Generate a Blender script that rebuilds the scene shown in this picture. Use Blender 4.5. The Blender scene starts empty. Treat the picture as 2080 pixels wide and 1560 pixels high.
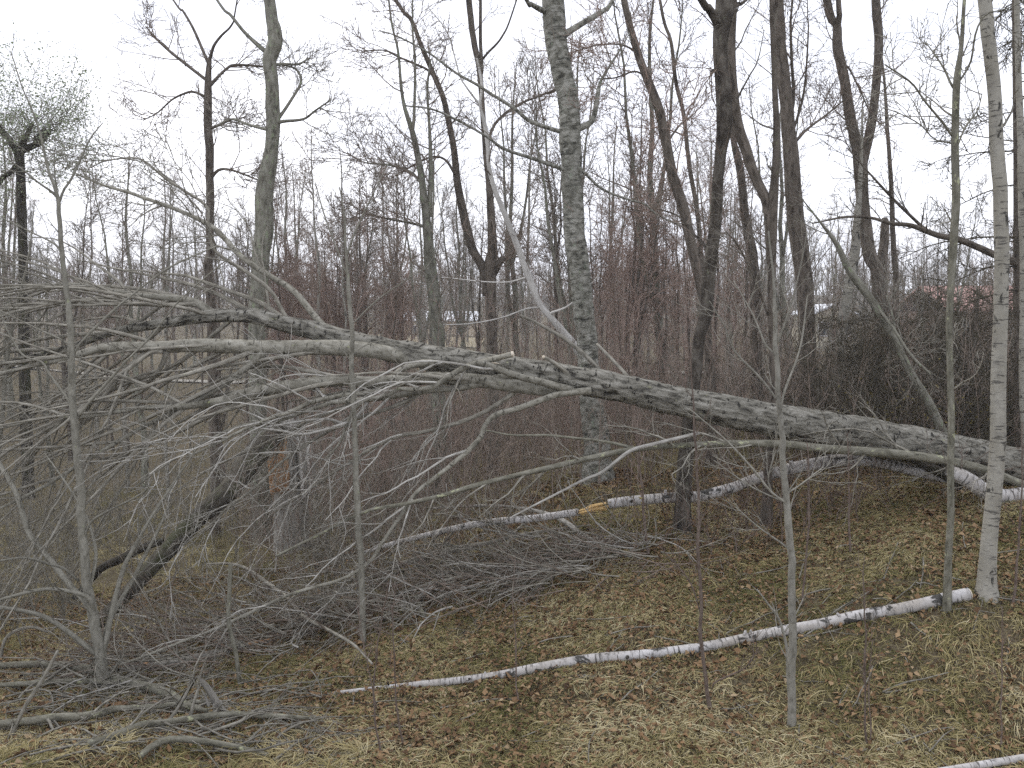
import bpy, math, random
import numpy as np

# ------------------------------------------------------------------ camera, sky, light
F = 2000.0                       # focal length in pixels of the 2080 x 1560 picture
U0, V0 = 1040.0, 780.0
PITCH = math.atan(140 / 2000)    # the horizon lies at v = 640
scene = bpy.context.scene
COL = scene.collection
cam_d = bpy.data.cameras.new('camera'); cam = bpy.data.objects.new('camera', cam_d); COL.objects.link(cam)
cam_d.sensor_width = 36.0; cam_d.lens = 36.0 * F / 2080.0
cam_d.clip_start = 0.1; cam_d.clip_end = 3000
cam.location = (0, 0, 0); cam.rotation_euler = (math.pi / 2 - PITCH, 0, 0)
scene.camera = cam

SUN_EL, SUN_ROT = math.radians(42), math.radians(-35)
world = bpy.data.worlds.new('World'); scene.world = world; world.use_nodes = True
wn = world.node_tree; wn.nodes.clear()
w_out = wn.nodes.new('ShaderNodeOutputWorld'); w_bg = wn.nodes.new('ShaderNodeBackground')
w_sky = wn.nodes.new('ShaderNodeTexSky'); w_sky.sky_type = 'NISHITA'; w_sky.sun_disc = False
w_sky.sun_elevation = SUN_EL; w_sky.sun_rotation = SUN_ROT; w_sky.air_density = 1.0; w_sky.dust_density = 2.0
w_tc = wn.nodes.new('ShaderNodeTexCoord')
w_map = wn.nodes.new('ShaderNodeMapping'); w_map.inputs['Scale'].default_value = (1.2, 1.2, 3.5)
w_noise = wn.nodes.new('ShaderNodeTexNoise'); w_noise.inputs['Scale'].default_value = 1.6; w_noise.inputs['Detail'].default_value = 4
w_ramp = wn.nodes.new('ShaderNodeValToRGB')
w_ramp.color_ramp.elements[0].position = 0.32; w_ramp.color_ramp.elements[0].color = (7.4, 7.75, 8.9, 1)
w_ramp.color_ramp.elements[1].position = 0.68; w_ramp.color_ramp.elements[1].color = (10.9, 11.0, 11.7, 1)
w_mix = wn.nodes.new('ShaderNodeMix'); w_mix.data_type = 'RGBA'; w_mix.inputs['Factor'].default_value = 0.90   # overcast: cloud veils the blue
wn.links.new(w_tc.outputs['Generated'], w_map.inputs['Vector']); wn.links.new(w_map.outputs['Vector'], w_noise.inputs['Vector'])
wn.links.new(w_noise.outputs['Fac'], w_ramp.inputs['Fac'])
wn.links.new(w_sky.outputs['Color'], w_mix.inputs['A']); wn.links.new(w_ramp.outputs['Color'], w_mix.inputs['B'])
wn.links.new(w_mix.outputs['Result'], w_bg.inputs['Color']); w_bg.inputs['Strength'].default_value = 0.12
wn.links.new(w_bg.outputs['Background'], w_out.inputs['Surface'])

sun_d = bpy.data.lights.new('sun', 'SUN'); sun = bpy.data.objects.new('sun', sun_d); COL.objects.link(sun)
sun_d.energy = 1.1; sun_d.angle = math.radians(40); sun_d.color = (1.0, 0.93, 0.80)
sun.rotation_euler = (math.pi / 2 - SUN_EL, 0, math.pi - SUN_ROT)
scene.view_settings.view_transform = 'Standard'; scene.view_settings.look = 'None'
scene.view_settings.exposure = 0.45; scene.view_settings.gamma = 1.0
scene.render.filter_size = 1.7
scene.cycles.max_bounces = 2; scene.cycles.diffuse_bounces = 2; scene.cycles.glossy_bounces = 1
scene.cycles.volume_bounces = 1; scene.cycles.use_denoising = False
world.cycles.sampling_method = 'NONE'      # an even sky needs no importance map

# ------------------------------------------------------------------ maths helpers
RNG = np.random.default_rng(7)
CA, SA = math.cos(PITCH), math.sin(PITCH)

def ray(u, v):
    cx, cy = (u - U0) / F, -(v - V0) / F
    return np.array([cx, CA + cy * SA, cy * CA - SA])

def P(u, v, Y):
    d = ray(u, v)
    return d * (Y / d[1])

def px(w, Y):                    # width in pixels at depth Y -> radius in metres
    return 0.5 * w / F * Y

def _h(ix, iy, iz, seed):
    n = (ix * 374761393 + iy * 668265263 + iz * 2147483647 + seed * 1274126177) & 0xffffffff
    n = ((n ^ (n >> 13)) * 1274126177) & 0xffffffff
    return ((n ^ (n >> 16)) & 0xffff) / 65535.0

def vnoise(x, y, z, seed=0):
    x, y, z = np.broadcast_arrays(np.asarray(x, float), np.asarray(y, float), np.asarray(z, float))
    ix, iy, iz = np.floor(x).astype(np.int64), np.floor(y).astype(np.int64), np.floor(z).astype(np.int64)
    fx, fy, fz = x - ix, y - iy, z - iz
    fx, fy, fz = fx * fx * (3 - 2 * fx), fy * fy * (3 - 2 * fy), fz * fz * (3 - 2 * fz)
    r = 0
    for a in (0, 1):
        for b in (0, 1):
            for c in (0, 1):
                r = r + _h(ix + a, iy + b, iz + c, seed) * (fx if a else 1 - fx) * (fy if b else 1 - fy) * (fz if c else 1 - fz)
    return r

def fbm(x, y, z=0.0, seed=0, octv=4):
    s, a, t = 0, 1.0, 0
    for o in range(octv):
        s = s + a * vnoise(np.asarray(x) * 2 ** o, np.asarray(y) * 2 ** o, np.asarray(z) * 2 ** o, seed + o); t += a; a *= 0.5
    return s / t

def nrm(a):
    return a / np.maximum(np.linalg.norm(a, axis=-1, keepdims=True), 1e-9)

# ------------------------------------------------------------------ ground height field
GC = [  # pixel, pixel, depth: points of the slope read off the photograph
    (-500, 1560, 7.6), (0, 1560, 7.5), (520, 1555, 7.5), (1040, 1560, 7.5), (1560, 1555, 7.4), (2080, 1545, 7.2), (2600, 1540, 7.2),
    (0, 1420, 9.8), (300, 1385, 10.0), (600, 1335, 10.4), (690, 1412, 9.1), (1040, 1372, 9.1), (1400, 1330, 9.1), (1700, 1270, 9.1), (1970, 1218, 9.1),
    (2080, 1380, 8.1), (1600, 1475, 8.0), (1850, 1100, 10.2), (1560, 1070, 11.7), (1385, 1078, 11.8), (1250, 1128, 11.0), (1000, 1225, 10.7), (850, 1285, 10.3),
    (2080, 1010, 11.0), (1800, 995, 11.9), (2400, 960, 11.0), (2800, 940, 11.0), (2080, 925, 14.5), (1600, 960, 14.0), (1215, 965, 14.2), (1215, 1040, 12.4),
    (600, 1200, 14.0), (200, 1220, 14.5), (300, 1085, 21), (0, 1100, 21), (700, 1020, 22), (-500, 1090, 21), (1040, 940, 21), (1400, 880, 22), (1800, 870, 21), (2300, 850, 21),
    (0, 900, 33), (700, 880, 33), (1400, 830, 34), (2100, 800, 34), (0, 738, 50), (1040, 738, 50), (2080, 735, 50),
    (0, 695, 110), (1040, 694, 110), (2080, 690, 110)]
_pw = np.array([P(u, v, Y) for u, v, Y in GC])
_ex = [(-40, 22, -5.2), (40, 22, -2.6), (-40, 50, -2.6), (40, 50, -2.4), (-90, 110, -2.8), (90, 110, -2.6), (-40, 8, -4.2), (40, 8, -2.2), (0, 3, -3.45), (0, -20, -3.3), (-40, -20, -3.5),
       (40, -20, -2.8), (-600, 250, 2), (0, 250, 1.5), (600, 250, 2), (-800, 900, 14), (0, 900, 16), (800, 900, 20), (-600, 0, -4), (600, 0, -2), (8, 4, -3.1), (-8, 4, -3.6)]
_pw = np.vstack([_pw, np.array(_ex, float)])
_n = len(_pw)
def _warp(xy):                   # compress distance so near and far points weigh alike
    r = np.linalg.norm(xy, axis=-1, keepdims=True)
    return xy / np.maximum(r, 1e-6) * np.log1p(r / 6.0)
_q = _warp(_pw[:, :2])
_A = np.linalg.norm(_q[:, None] - _q[None], axis=-1) - np.eye(_n) * 0.03
_M = np.zeros((_n + 3, _n + 3)); _M[:_n, :_n] = _A; _M[:_n, _n:] = np.c_[np.ones(_n), _q]; _M[_n:, :_n] = _M[:_n, _n:].T
_W = np.linalg.solve(_M, np.r_[_pw[:, 2], 0, 0, 0])

def gz(x, y, fine=True):
    x, y = np.broadcast_arrays(np.asarray(x, float), np.asarray(y, float))
    sh = x.shape
    X = _warp(np.stack([x.ravel(), y.ravel()], -1))
    out = np.empty(len(X))
    for i in range(0, len(X), 20000):
        c = X[i:i + 20000]
        out[i:i + 20000] = np.linalg.norm(c[:, None] - _q[None], axis=-1) @ _W[:_n] + _W[_n] + c @ _W[_n + 1:]
    out = out.reshape(sh)
    if fine:
        out = out + (fbm(x * 0.9, y * 0.9, 0, 3, 3) - 0.5) * 0.22 + (fbm(x * 4.5, y * 4.5, 0, 9, 3) - 0.5) * 0.07
    return out

def gh(u, v, near=4.0, far=70.0):      # where the sight line through a pixel meets the ground
    d = ray(u, v)
    def first(t, fine):
        pts = d[None] * (t[:, None] / d[1]); b = np.nonzero(pts[:, 2] < gz(pts[:, 0], pts[:, 1], fine))[0]
        return float(t[b[0]]) if len(b) else None
    c = first(np.linspace(near, far, 330), False)
    if c is None: return far
    f = first(np.linspace(max(near, c - 0.9), c + 0.9, 80), True)
    return f if f is not None else c

# ------------------------------------------------------------------ mesh building
class MB:
    def __init__(self): self.V, self.Q, self.B, self.n = [], [], [], 0
    def add(self, V, Q, B=None):
        self.V.append(V); self.Q.append(Q + self.n); self.B.append(B if B is not None else np.zeros_like(V)); self.n += len(V)
        return self
    def tubes(self, Pt, R, k=3):
        """m tubes of n points at once: Pt (m,n,3), R (m,n)"""
        m, n, _ = Pt.shape
        if m == 0: return self
        T = nrm(np.gradient(Pt, axis=1)); mean = nrm(T.mean(1))
        ref = np.where(np.abs(mean[:, 2:3]) > 0.75, np.array([[1.0, 0, 0]]), np.array([[0, 0, 1.0]]))
        N = nrm(np.cross(T, np.broadcast_to(ref[:, None], T.shape))); Bn = np.cross(T, N)
        th = np.arange(k) * 2 * math.pi / k
        c, s = np.cos(th), np.sin(th)
        V = Pt[:, :, None] + R[:, :, None, None] * (c[None, None, :, None] * N[:, :, None] + s[None, None, :, None] * Bn[:, :, None])
        L = np.concatenate([np.zeros((m, 1)), np.cumsum(np.linalg.norm(np.diff(Pt, axis=1), axis=-1), 1)], 1) + np.arange(m)[:, None] * 0.37
        B = np.stack([R[:, :, None] * c + 0 * L[:, :, None], R[:, :, None] * s + 0 * L[:, :, None], np.broadcast_to(L[:, :, None], (m, n, k))], -1)
        base = (np.arange(m) * n * k)[:, None, None] + (np.arange(n - 1) * k)[None, :, None]
        j = np.arange(k)[None, None]; j2 = (j + 1) % k
        Q = np.stack([base + j, base + j2, base + k + j2, base + k + j], -1).reshape(-1, 4)
        return self.add(V.reshape(-1, 3), Q, B.reshape(-1, 3))
    def build(self, name, mat, parent=None, smooth=True):
        V = np.concatenate(self.V).astype(np.float32); Q = np.concatenate(self.Q).astype(np.int32); B = np.concatenate(self.B).astype(np.float32)
        me = bpy.data.meshes.new(name)
        tri = Q[:, 3] == Q[:, 2]
        Qf, Tf = Q[~tri], Q[tri][:, :3]
        me.vertices.add(len(V)); me.vertices.foreach_set('co', V.ravel())
        me.loops.add(Qf.size + Tf.size); me.loops.foreach_set('vertex_index', np.concatenate([Qf.ravel(), Tf.ravel()]))
        me.polygons.add(len(Qf) + len(Tf))
        st = np.concatenate([np.arange(len(Qf)) * 4, Qf.size + np.arange(len(Tf)) * 3]).astype(np.int32)
        me.polygons.foreach_set('loop_start', st)
        me.polygons.foreach_set('use_smooth', np.full(len(st), smooth))
        a = me.attributes.new('bark', 'FLOAT_VECTOR', 'POINT'); a.data.foreach_set('vector', B.ravel())
        me.update(calc_edges=True)
        me.materials.append(mat)
        o = bpy.data.objects.new(name, me); COL.objects.link(o)
        if parent is not None:
            o.parent = parent; o.matrix_parent_inverse = MATINV(parent)
        return o

from mathutils import Matrix
def MATINV(p): return Matrix.Translation(-p.location)

def log(Pt, R, k=10, rough=0.0, freq=(9, 9, 3), seed=0, cap=True, flare=None):
    """one careful tube: parallel transported frame, uneven radius, closed ends"""
    n = len(Pt); T = nrm(np.gradient(Pt, axis=0))
    N = np.zeros((n, 3)); a = np.array([0, 0, 1.0]) if abs(T[0, 2]) < 0.8 else np.array([1.0, 0, 0])
    N[0] = nrm(np.cross(T[0], a))
    for i in range(1, n):
        w = N[i - 1] - T[i] * np.dot(N[i - 1], T[i]); N[i] = w / max(np.linalg.norm(w), 1e-9)
    Bn = np.cross(T, N)
    th = np.arange(k) * 2 * math.pi / k; c, s = np.cos(th), np.sin(th)
    L = np.r_[0, np.cumsum(np.linalg.norm(np.diff(Pt, axis=0), axis=-1))]
    B = np.stack([R[:, None] * c, R[:, None] * s, np.broadcast_to(L[:, None], (n, k))], -1)
    rr = np.repeat(R[:, None], k, 1)
    if rough:
        f = fbm(B[..., 0] * freq[0], B[..., 1] * freq[1], B[..., 2] * freq[2], seed, 4) - 0.5
        lump = fbm(B[..., 0] * 2.5, B[..., 1] * 2.5, B[..., 2] * 1.6, seed + 30, 3) - 0.5
        rr = rr * (1 + rough * 2 * f + rough * 1.2 * lump)
    V = Pt[:, None] + rr[..., None] * (c[None, :, None] * N[:, None] + s[None, :, None] * Bn[:, None])
    j = np.arange(k); j2 = (j + 1) % k; b = (np.arange(n - 1) * k)[:, None]
    Q = np.stack([b + j, b + j2, b + k + j2, b + k + j], -1).reshape(-1, 4)
    V = V.reshape(-1, 3); B = B.reshape(-1, 3)
    if cap:
        V = np.vstack([V, Pt[:1] - T[:1] * R[0] * 0.15, Pt[-1:] + T[-1:] * R[-1] * 0.15])
        B = np.vstack([B, [[0, 0, -0.05]], [[0, 0, L[-1] + 0.05]]])
        c0, c1 = n * k, n * k + 1; e = (n - 1) * k
        Q = np.vstack([Q, np.stack([j2, j, np.full(k, c0), np.full(k, c0)], -1), np.stack([e + j, e + j2, np.full(k, c1), np.full(k, c1)], -1)])
    return V, Q, B

def spline(A, per=6):
    """Catmull-Rom through rows of A"""
    A = np.asarray(A, float); n = len(A)
    E = np.vstack([2 * A[0] - A[1], A, 2 * A[-1] - A[-2]])
    t = np.linspace(0, 1, per, endpoint=False)[:, None]
    out = []
    for i in range(n - 1):
        p0, p1, p2, p3 = E[i:i + 4]
        out.append(0.5 * (2 * p1 + (p2 - p0) * t + (2 * p0 - 5 * p1 + 4 * p2 - p3) * t ** 2 + (3 * p1 - p0 - 3 * p2 + p3) * t ** 3))
    out.append(A[-1:])
    return np.vstack(out)

def resample(A, step):
    d = np.r_[0, np.cumsum(np.linalg.norm(np.diff(A[:, :3], axis=0), axis=-1))]
    n = max(4, int(d[-1] / step) + 1); t = np.linspace(0, d[-1], n)
    return np.stack([np.interp(t, d, A[:, i]) for i in range(A.shape[1])], -1)

def fixn(A, n):
    d = np.r_[0, np.cumsum(np.linalg.norm(np.diff(A[:, :3], axis=0), axis=-1))]
    t = np.linspace(0, d[-1], n)
    return np.stack([np.interp(t, d, A[:, i]) for i in range(A.shape[1])], -1)

def trace(rows, Y0, Y1=None, bow=0.0):
    """rows (u, v, width): pixels read off the photograph, given depth from Y0 to Y1 (bow: extra depth mid-way)"""
    rows = np.asarray(rows, float); Y1 = Y0 if Y1 is None else Y1
    d = np.r_[0, np.cumsum(np.hypot(np.diff(rows[:, 0]), np.diff(rows[:, 1])))]; t = d / d[-1]
    Y = Y0 + (Y1 - Y0) * t + bow * np.sin(math.pi * t)
    return np.array([np.r_[P(u, v, y), px(w, y)] for (u, v, w), y in zip(rows, Y)])

def spawn(Pt, R, n, rng, t0=0.2, t1=1.0, ang=(30, 60), ln=(0.5, 1.0), rr=0.55, rmin=0.003, npts=6, up=0.0, wig=0.15, pull=None, pullw=0.0, fall=0.45, tip=0.25):
    """n side shoots on each of the m given polylines; every level is one numpy pass"""
    m, q, _ = Pt.shape; M = m * n
    idx = np.repeat(np.arange(m), n)
    t = ((np.tile(np.arange(n), m) + rng.random(M)) / n) * (t1 - t0) + t0
    f = t * (q - 1); i = np.minimum(f.astype(int), q - 2); w = (f - i)[:, None]
    pos = Pt[idx, i] * (1 - w) + Pt[idx, i + 1] * w
    T = nrm(Pt[idx, i + 1] - Pt[idx, i])
    r0 = (R[idx, i] * (1 - w[:, 0]) + R[idx, i + 1] * w[:, 0])
    rnd = nrm(rng.normal(size=(M, 3))); side = nrm(rnd - T * (rnd * T).sum(-1, keepdims=True))
    a = np.radians(rng.uniform(ang[0], ang[1], M))[:, None]
    d = np.cos(a) * T + np.sin(a) * side
    L = rng.uniform(ln[0], ln[1], M) * (1 - fall * t)
    st = (L / (npts - 1))[:, None]
    out = np.empty((M, npts, 3)); out[:, 0] = pos
    for j in range(1, npts):
        d = d + rng.normal(size=(M, 3)) * wig
        d[:, 2] += up
        if pull is not None: d = d + np.asarray(pull)[None] * pullw
        d = nrm(d)
        out[:, j] = out[:, j - 1] + d * st
    rs = np.maximum(r0 * rr * rng.uniform(0.7, 1.1, M), rmin)
    Rr = rs[:, None] * np.linspace(1, tip, npts)[None]
    return out, np.maximum(Rr, rmin * 0.6)

def keep_above(Pt, off=0.01):
    g = gz(Pt[..., 0], Pt[..., 1], fine=True) + off
    Pt[..., 2] = np.maximum(Pt[..., 2], g)
    return Pt

# ------------------------------------------------------------------ scene graph helpers
def thing(name, label, cat, loc, group=None):
    o = bpy.data.objects.new(name, None); o.empty_display_size = 0.2; COL.objects.link(o)
    o.location = [float(c) for c in loc]; o['label'] = label; o['category'] = cat
    if group: o['group'] = group
    return o
def tag(o, label=None, cat=None, group=None, kind=None):
    if label: o['label'] = label
    if cat: o['category'] = cat
    if group: o['group'] = group
    if kind: o['kind'] = kind
    return o
def copy_thing(src, loc, rz, sc, label=None, group=None):
    c = src.copy(); COL.objects.link(c); c.location = loc; c.rotation_euler = (0, 0, rz); c.scale = sc
    if label: c['label'] = label
    if group: c['group'] = group
    for ch in src.children:
        k = ch.copy(); COL.objects.link(k); k.parent = c; k.matrix_parent_inverse = ch.matrix_parent_inverse
    return c

# ------------------------------------------------------------------ materials
class NT:
    def __init__(self, name):
        self.m = bpy.data.materials.new(name); self.m.use_nodes = True; self.t = self.m.node_tree; self.t.nodes.clear()
        self.out = self.n('ShaderNodeOutputMaterial'); self.b = self.n('ShaderNodeBsdfPrincipled')
        self.b.inputs['Roughness'].default_value = 0.9; self.b.inputs['Specular IOR Level'].default_value = 0.15
        self.l(self.b.outputs[0], self.out.inputs['Surface'])
    def n(self, typ, **k):
        x = self.t.nodes.new(typ)
        for a, v in k.items(): setattr(x, a, v)
        return x
    def l(self, a, b): self.t.links.new(a, b)
    def coord(self, scale, attr='bark'):
        mp = self.n('ShaderNodeMapping'); mp.inputs['Scale'].default_value = scale
        if attr == 'obj': self.l(self.n('ShaderNodeTexCoord').outputs['Object'], mp.inputs['Vector'])
        elif attr == 'world': self.l(self.n('ShaderNodeNewGeometry').outputs['Position'], mp.inputs['Vector'])
        else:
            a = self.n('ShaderNodeAttribute'); a.attribute_name = attr; self.l(a.outputs['Vector'], mp.inputs['Vector'])
        return mp.outputs[0]
    def noise(self, vec, scale=1.0, detail=4, rough=0.6, dist=0.0):
        x = self.n('ShaderNodeTexNoise'); x.inputs['Scale'].default_value = scale; x.inputs['Detail'].default_value = detail
        x.inputs['Roughness'].default_value = rough; x.inputs['Distortion'].default_value = dist
        self.l(vec, x.inputs['Vector']); return x.outputs['Fac']
    def ramp(self, fac, stops):
        r = self.n('ShaderNodeValToRGB'); e = r.color_ramp.elements
        while len(e) < len(stops): e.new(0.5)
        for el, (p, c) in zip(e, stops):
            el.position = p; el.color = (c, c, c, 1) if isinstance(c, (int, float)) else (*c, 1)
        self.l(fac, r.inputs['Fac']); return r.outputs['Color']
    def mix(self, fac, a, b, mode='MIX'):
        x = self.n('ShaderNodeMix', data_type='RGBA', blend_type=mode)
        for s, v in (('Factor', fac), ('A', a), ('B', b)):
            if isinstance(v, (int, float)): x.inputs[s].default_value = v
            elif isinstance(v, tuple): x.inputs[s].default_value = (*v, 1)
            else: self.l(v, x.inputs[s])
        return x.outputs['Result']
    def vary(self, col, lo=0.8, hi=1.2):            # each copy a little lighter or darker
        oi = self.n('ShaderNodeObjectInfo'); mr = self.n('ShaderNodeMapRange'); mr.inputs['To Min'].default_value = lo; mr.inputs['To Max'].default_value = hi
        self.l(oi.outputs['Random'], mr.inputs['Value'])
        cb = self.n('ShaderNodeCombineColor')
        for i in range(3): self.l(mr.outputs[0], cb.inputs[i])
        return self.mix(1.0, col, cb.outputs[0], 'MULTIPLY')
    def finish(self, col, bump=None, strength=0.5, dist=0.01):
        self.l(col, self.b.inputs['Base Color'])
        if bump is not None:
            bp = self.n('ShaderNodeBump'); bp.inputs['Strength'].default_value = strength; bp.inputs['Distance'].default_value = dist
            self.l(bump, bp.inputs['Height']); self.l(bp.outputs[0], self.b.inputs['Normal'])
        return self.m

def bark(name, dark, base, pale, freq=(26, 26, 5), lich=None, lich_at=0.6, ring=0.0, bump=0.6, dist=0.012, var=(0.85, 1.15), mossy=None, st=(0.30, 0.47, 0.66), rf=(3, 3, 38), rt=0.60):
    m = NT(name); f = m.noise(m.coord(freq), 1, 6, 0.65, 0.3)
    col = m.ramp(f, [(st[0], dark), (st[1], base), (st[2], pale)])
    big = m.noise(m.coord((1.2, 1.2, 0.8)), 1, 3)
    col = m.mix(m.ramp(big, [(0.35, 0.0), (0.7, 0.55)]), col, tuple(0.55 * c for c in base))
    if ring:
        r = m.noise(m.coord(rf), 1, 3, 0.6)
        col = m.mix(m.ramp(r, [(rt, 0.0), (rt + 0.06, ring)]), col, tuple(0.5 * c for c in dark))
    if mossy:
        g = m.noise(m.coord((5, 5, 1.6)), 1, 4)
        col = m.mix(m.ramp(g, [(0.5, 0.0), (0.62, 0.6)]), col, mossy)
    if lich:
        g = m.noise(m.coord((16, 16, 9)), 1, 5, 0.7)
        col = m.mix(m.ramp(g, [(lich_at, 0.0), (lich_at + 0.06, 0.85)]), col, lich)
    return m.finish(m.vary(col, *var), f, bump, dist)

def birch(name, white=(0.62, 0.60, 0.58), warm=(0.50, 0.45, 0.38), dash=0.60, patch=0.64, grey=0.3):
    m = NT(name)
    a = m.noise(m.coord((6, 6, 2.2)), 1, 4)
    col = m.mix(m.ramp(a, [(0.38, 0.0), (0.64, 0.9)]), white, warm)
    f = m.noise(m.coord((12, 12, 22)), 1, 5, 0.65)
    col = m.mix(m.ramp(f, [(0.5, 0.0), (0.68, grey)]), col, (0.17, 0.16, 0.145))
    d = m.noise(m.coord((7, 7, 46)), 1, 2, 0.5)
    col = m.mix(m.ramp(d, [(dash, 0.0), (dash + 0.05, 0.8)]), col, (0.06, 0.056, 0.05))
    p = m.noise(m.coord((8, 8, 5)), 1, 4, 0.6, 0.5)
    col = m.mix(m.ramp(p, [(patch, 0.0), (patch + 0.04, 0.92)]), col, (0.035, 0.034, 0.03))
    return m.finish(m.vary(col, 0.95, 1.05), f, 0.4, 0.01)

def plain(name, c1, c2, scale=30.0, var=(0.8, 1.2), trans=0.0):
    m = NT(name); f = m.noise(m.coord((scale, scale, scale * 0.3)), 1, 3)
    col = m.vary(m.mix(m.ramp(f, [(0.35, 0.0), (0.65, 1.0)]), c1, c2), *var)
    return m.finish(col)

M = {}
M['fallen'] = bark('fallen_poplar_bark', (0.016, 0.014, 0.011), (0.185, 0.175, 0.145), (0.37, 0.355, 0.31), (19, 19, 6), lich=(0.28, 0.29, 0.12), lich_at=0.66, ring=0.9, bump=1.0, dist=0.035, st=(0.38, 0.49, 0.68), rf=(10, 10, 22), rt=0.59)
M['limb'] = bark('smooth_limb_bark', (0.07, 0.065, 0.048), (0.23, 0.217, 0.177), (0.36, 0.346, 0.295), (14, 14, 8), lich=(0.29, 0.31, 0.15), lich_at=0.655, ring=0.8, bump=0.5, st=(0.33, 0.48, 0.68), rf=(10, 10, 36), rt=0.605)
M['twig'] = bark('grey_twig_bark', (0.07, 0.065, 0.05), (0.215, 0.20, 0.165), (0.38, 0.36, 0.305), (30, 30, 8), lich=(0.36, 0.38, 0.25), lich_at=0.66, bump=0.2, dist=0.004)
M['paletwig'] = bark('bleached_twig_bark', (0.17, 0.16, 0.138), (0.37, 0.353, 0.315), (0.54, 0.525, 0.48), (40, 40, 8), lich=(0.42, 0.43, 0.22), lich_at=0.66, bump=0.2, dist=0.004)
M['lichen'] = bark('lichened_bark', (0.05, 0.048, 0.036), (0.165, 0.157, 0.12), (0.28, 0.268, 0.22), (18, 18, 7), lich=(0.40, 0.41, 0.26), lich_at=0.595, bump=0.7)
M['poplar'] = bark('standing_poplar_bark', (0.035, 0.034, 0.028), (0.20, 0.195, 0.16), (0.43, 0.42, 0.37), (9, 9, 15), lich=(0.25, 0.29, 0.21), lich_at=0.60, ring=0.65, bump=1.0, dist=0.04, st=(0.33, 0.46, 0.62), rf=(4, 4, 20), rt=0.59)
M['greytree'] = bark('grey_trunk_bark', (0.06, 0.058, 0.045), (0.19, 0.182, 0.145), (0.30, 0.29, 0.245), (14, 14, 5), lich=(0.23, 0.27, 0.17), lich_at=0.57, ring=0.4, bump=0.8, st=(0.34, 0.48, 0.66))
M['brown'] = bark('brown_trunk_bark', (0.032, 0.026, 0.021), (0.118, 0.10, 0.081), (0.205, 0.175, 0.145), (16, 16, 5), lich=(0.17, 0.18, 0.11), lich_at=0.63, bump=0.8, st=(0.34, 0.48, 0.66))
M['darkmottle'] = bark('dark_mottled_bark', (0.018, 0.015, 0.012), (0.068, 0.058, 0.047), (0.17, 0.155, 0.13), (9, 9, 5), lich=(0.15, 0.16, 0.11), lich_at=0.62, bump=0.8, st=(0.34, 0.48, 0.66))
M['browncrown'] = plain('brown_twig_bark', (0.155, 0.12, 0.095), (0.27, 0.22, 0.18), 9)
M['redcrown'] = plain('reddish_twig_bark', (0.215, 0.15, 0.122), (0.31, 0.24, 0.20), 9)
M['greycrown'] = plain('grey_brown_twig_bark', (0.155, 0.14, 0.115), (0.27, 0.245, 0.205), 9)
M['darkbark'] = bark('dark_rotten_bark', (0.012, 0.010, 0.008), (0.045, 0.039, 0.030), (0.095, 0.085, 0.066), (16, 16, 5), lich=(0.10, 0.11, 0.045), lich_at=0.64, mossy=(0.05, 0.056, 0.024))
M['snagpale'] = bark('barkless_pale_wood', (0.25, 0.235, 0.21), (0.54, 0.52, 0.48), (0.66, 0.64, 0.60), (24, 24, 4), lich=(0.09, 0.085, 0.08), lich_at=0.68, bump=0.3)
M['rotwood'] = bark('orange_rotten_wood', (0.16, 0.08, 0.038), (0.46, 0.255, 0.125), (0.58, 0.40, 0.24), (45, 45, 4), bump=0.8)
M['splinter'] = bark('fresh_yellow_split_wood', (0.30, 0.17, 0.06), (0.62, 0.42, 0.18), (0.76, 0.60, 0.36), (50, 50, 4), bump=0.8)
M['endgrain'] = plain('pale_cut_wood', (0.55, 0.47, 0.36), (0.68, 0.62, 0.52), 40)
M['greywood'] = bark('weathered_grey_wood', (0.09, 0.082, 0.07), (0.25, 0.235, 0.205), (0.40, 0.385, 0.35), (28, 28, 3), bump=0.8)
M['birch'] = birch('white_birch_bark', (0.50, 0.485, 0.475), (0.33, 0.30, 0.26), dash=0.58, patch=0.575, grey=0.85)
M['birchgrey'] = birch('greyish_birch_bark', (0.33, 0.315, 0.27), (0.235, 0.22, 0.18), dash=0.605, patch=0.60, grey=0.6)
M['sapling'] = bark('sapling_bark', (0.12, 0.112, 0.09), (0.25, 0.238, 0.20), (0.345, 0.33, 0.285), (22, 22, 12), lich=(0.30, 0.32, 0.20), lich_at=0.66, ring=0.4, bump=0.3, dist=0.004)
M['oldsapling'] = bark('olive_sapling_bark', (0.09, 0.084, 0.066), (0.205, 0.195, 0.16), (0.29, 0.278, 0.235), (22, 22, 10), lich=(0.27, 0.29, 0.18), lich_at=0.65, ring=0.4, bump=0.3, dist=0.004)
M['redsapling'] = bark('reddish_sapling_bark', (0.07, 0.05, 0.042), (0.145, 0.11, 0.09), (0.21, 0.17, 0.14), (30, 30, 14), bump=0.3, dist=0.004)
M['conifer'] = plain('dark_conifer_needles', (0.055, 0.049, 0.034), (0.135, 0.118, 0.085), 6)
M['budgreen'] = plain('pale_green_buds', (0.26, 0.31, 0.18), (0.40, 0.44, 0.30), 6)
M['yellowleaf'] = plain('old_yellow_leaves', (0.20, 0.15, 0.04), (0.30, 0.26, 0.09), 8)

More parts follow.
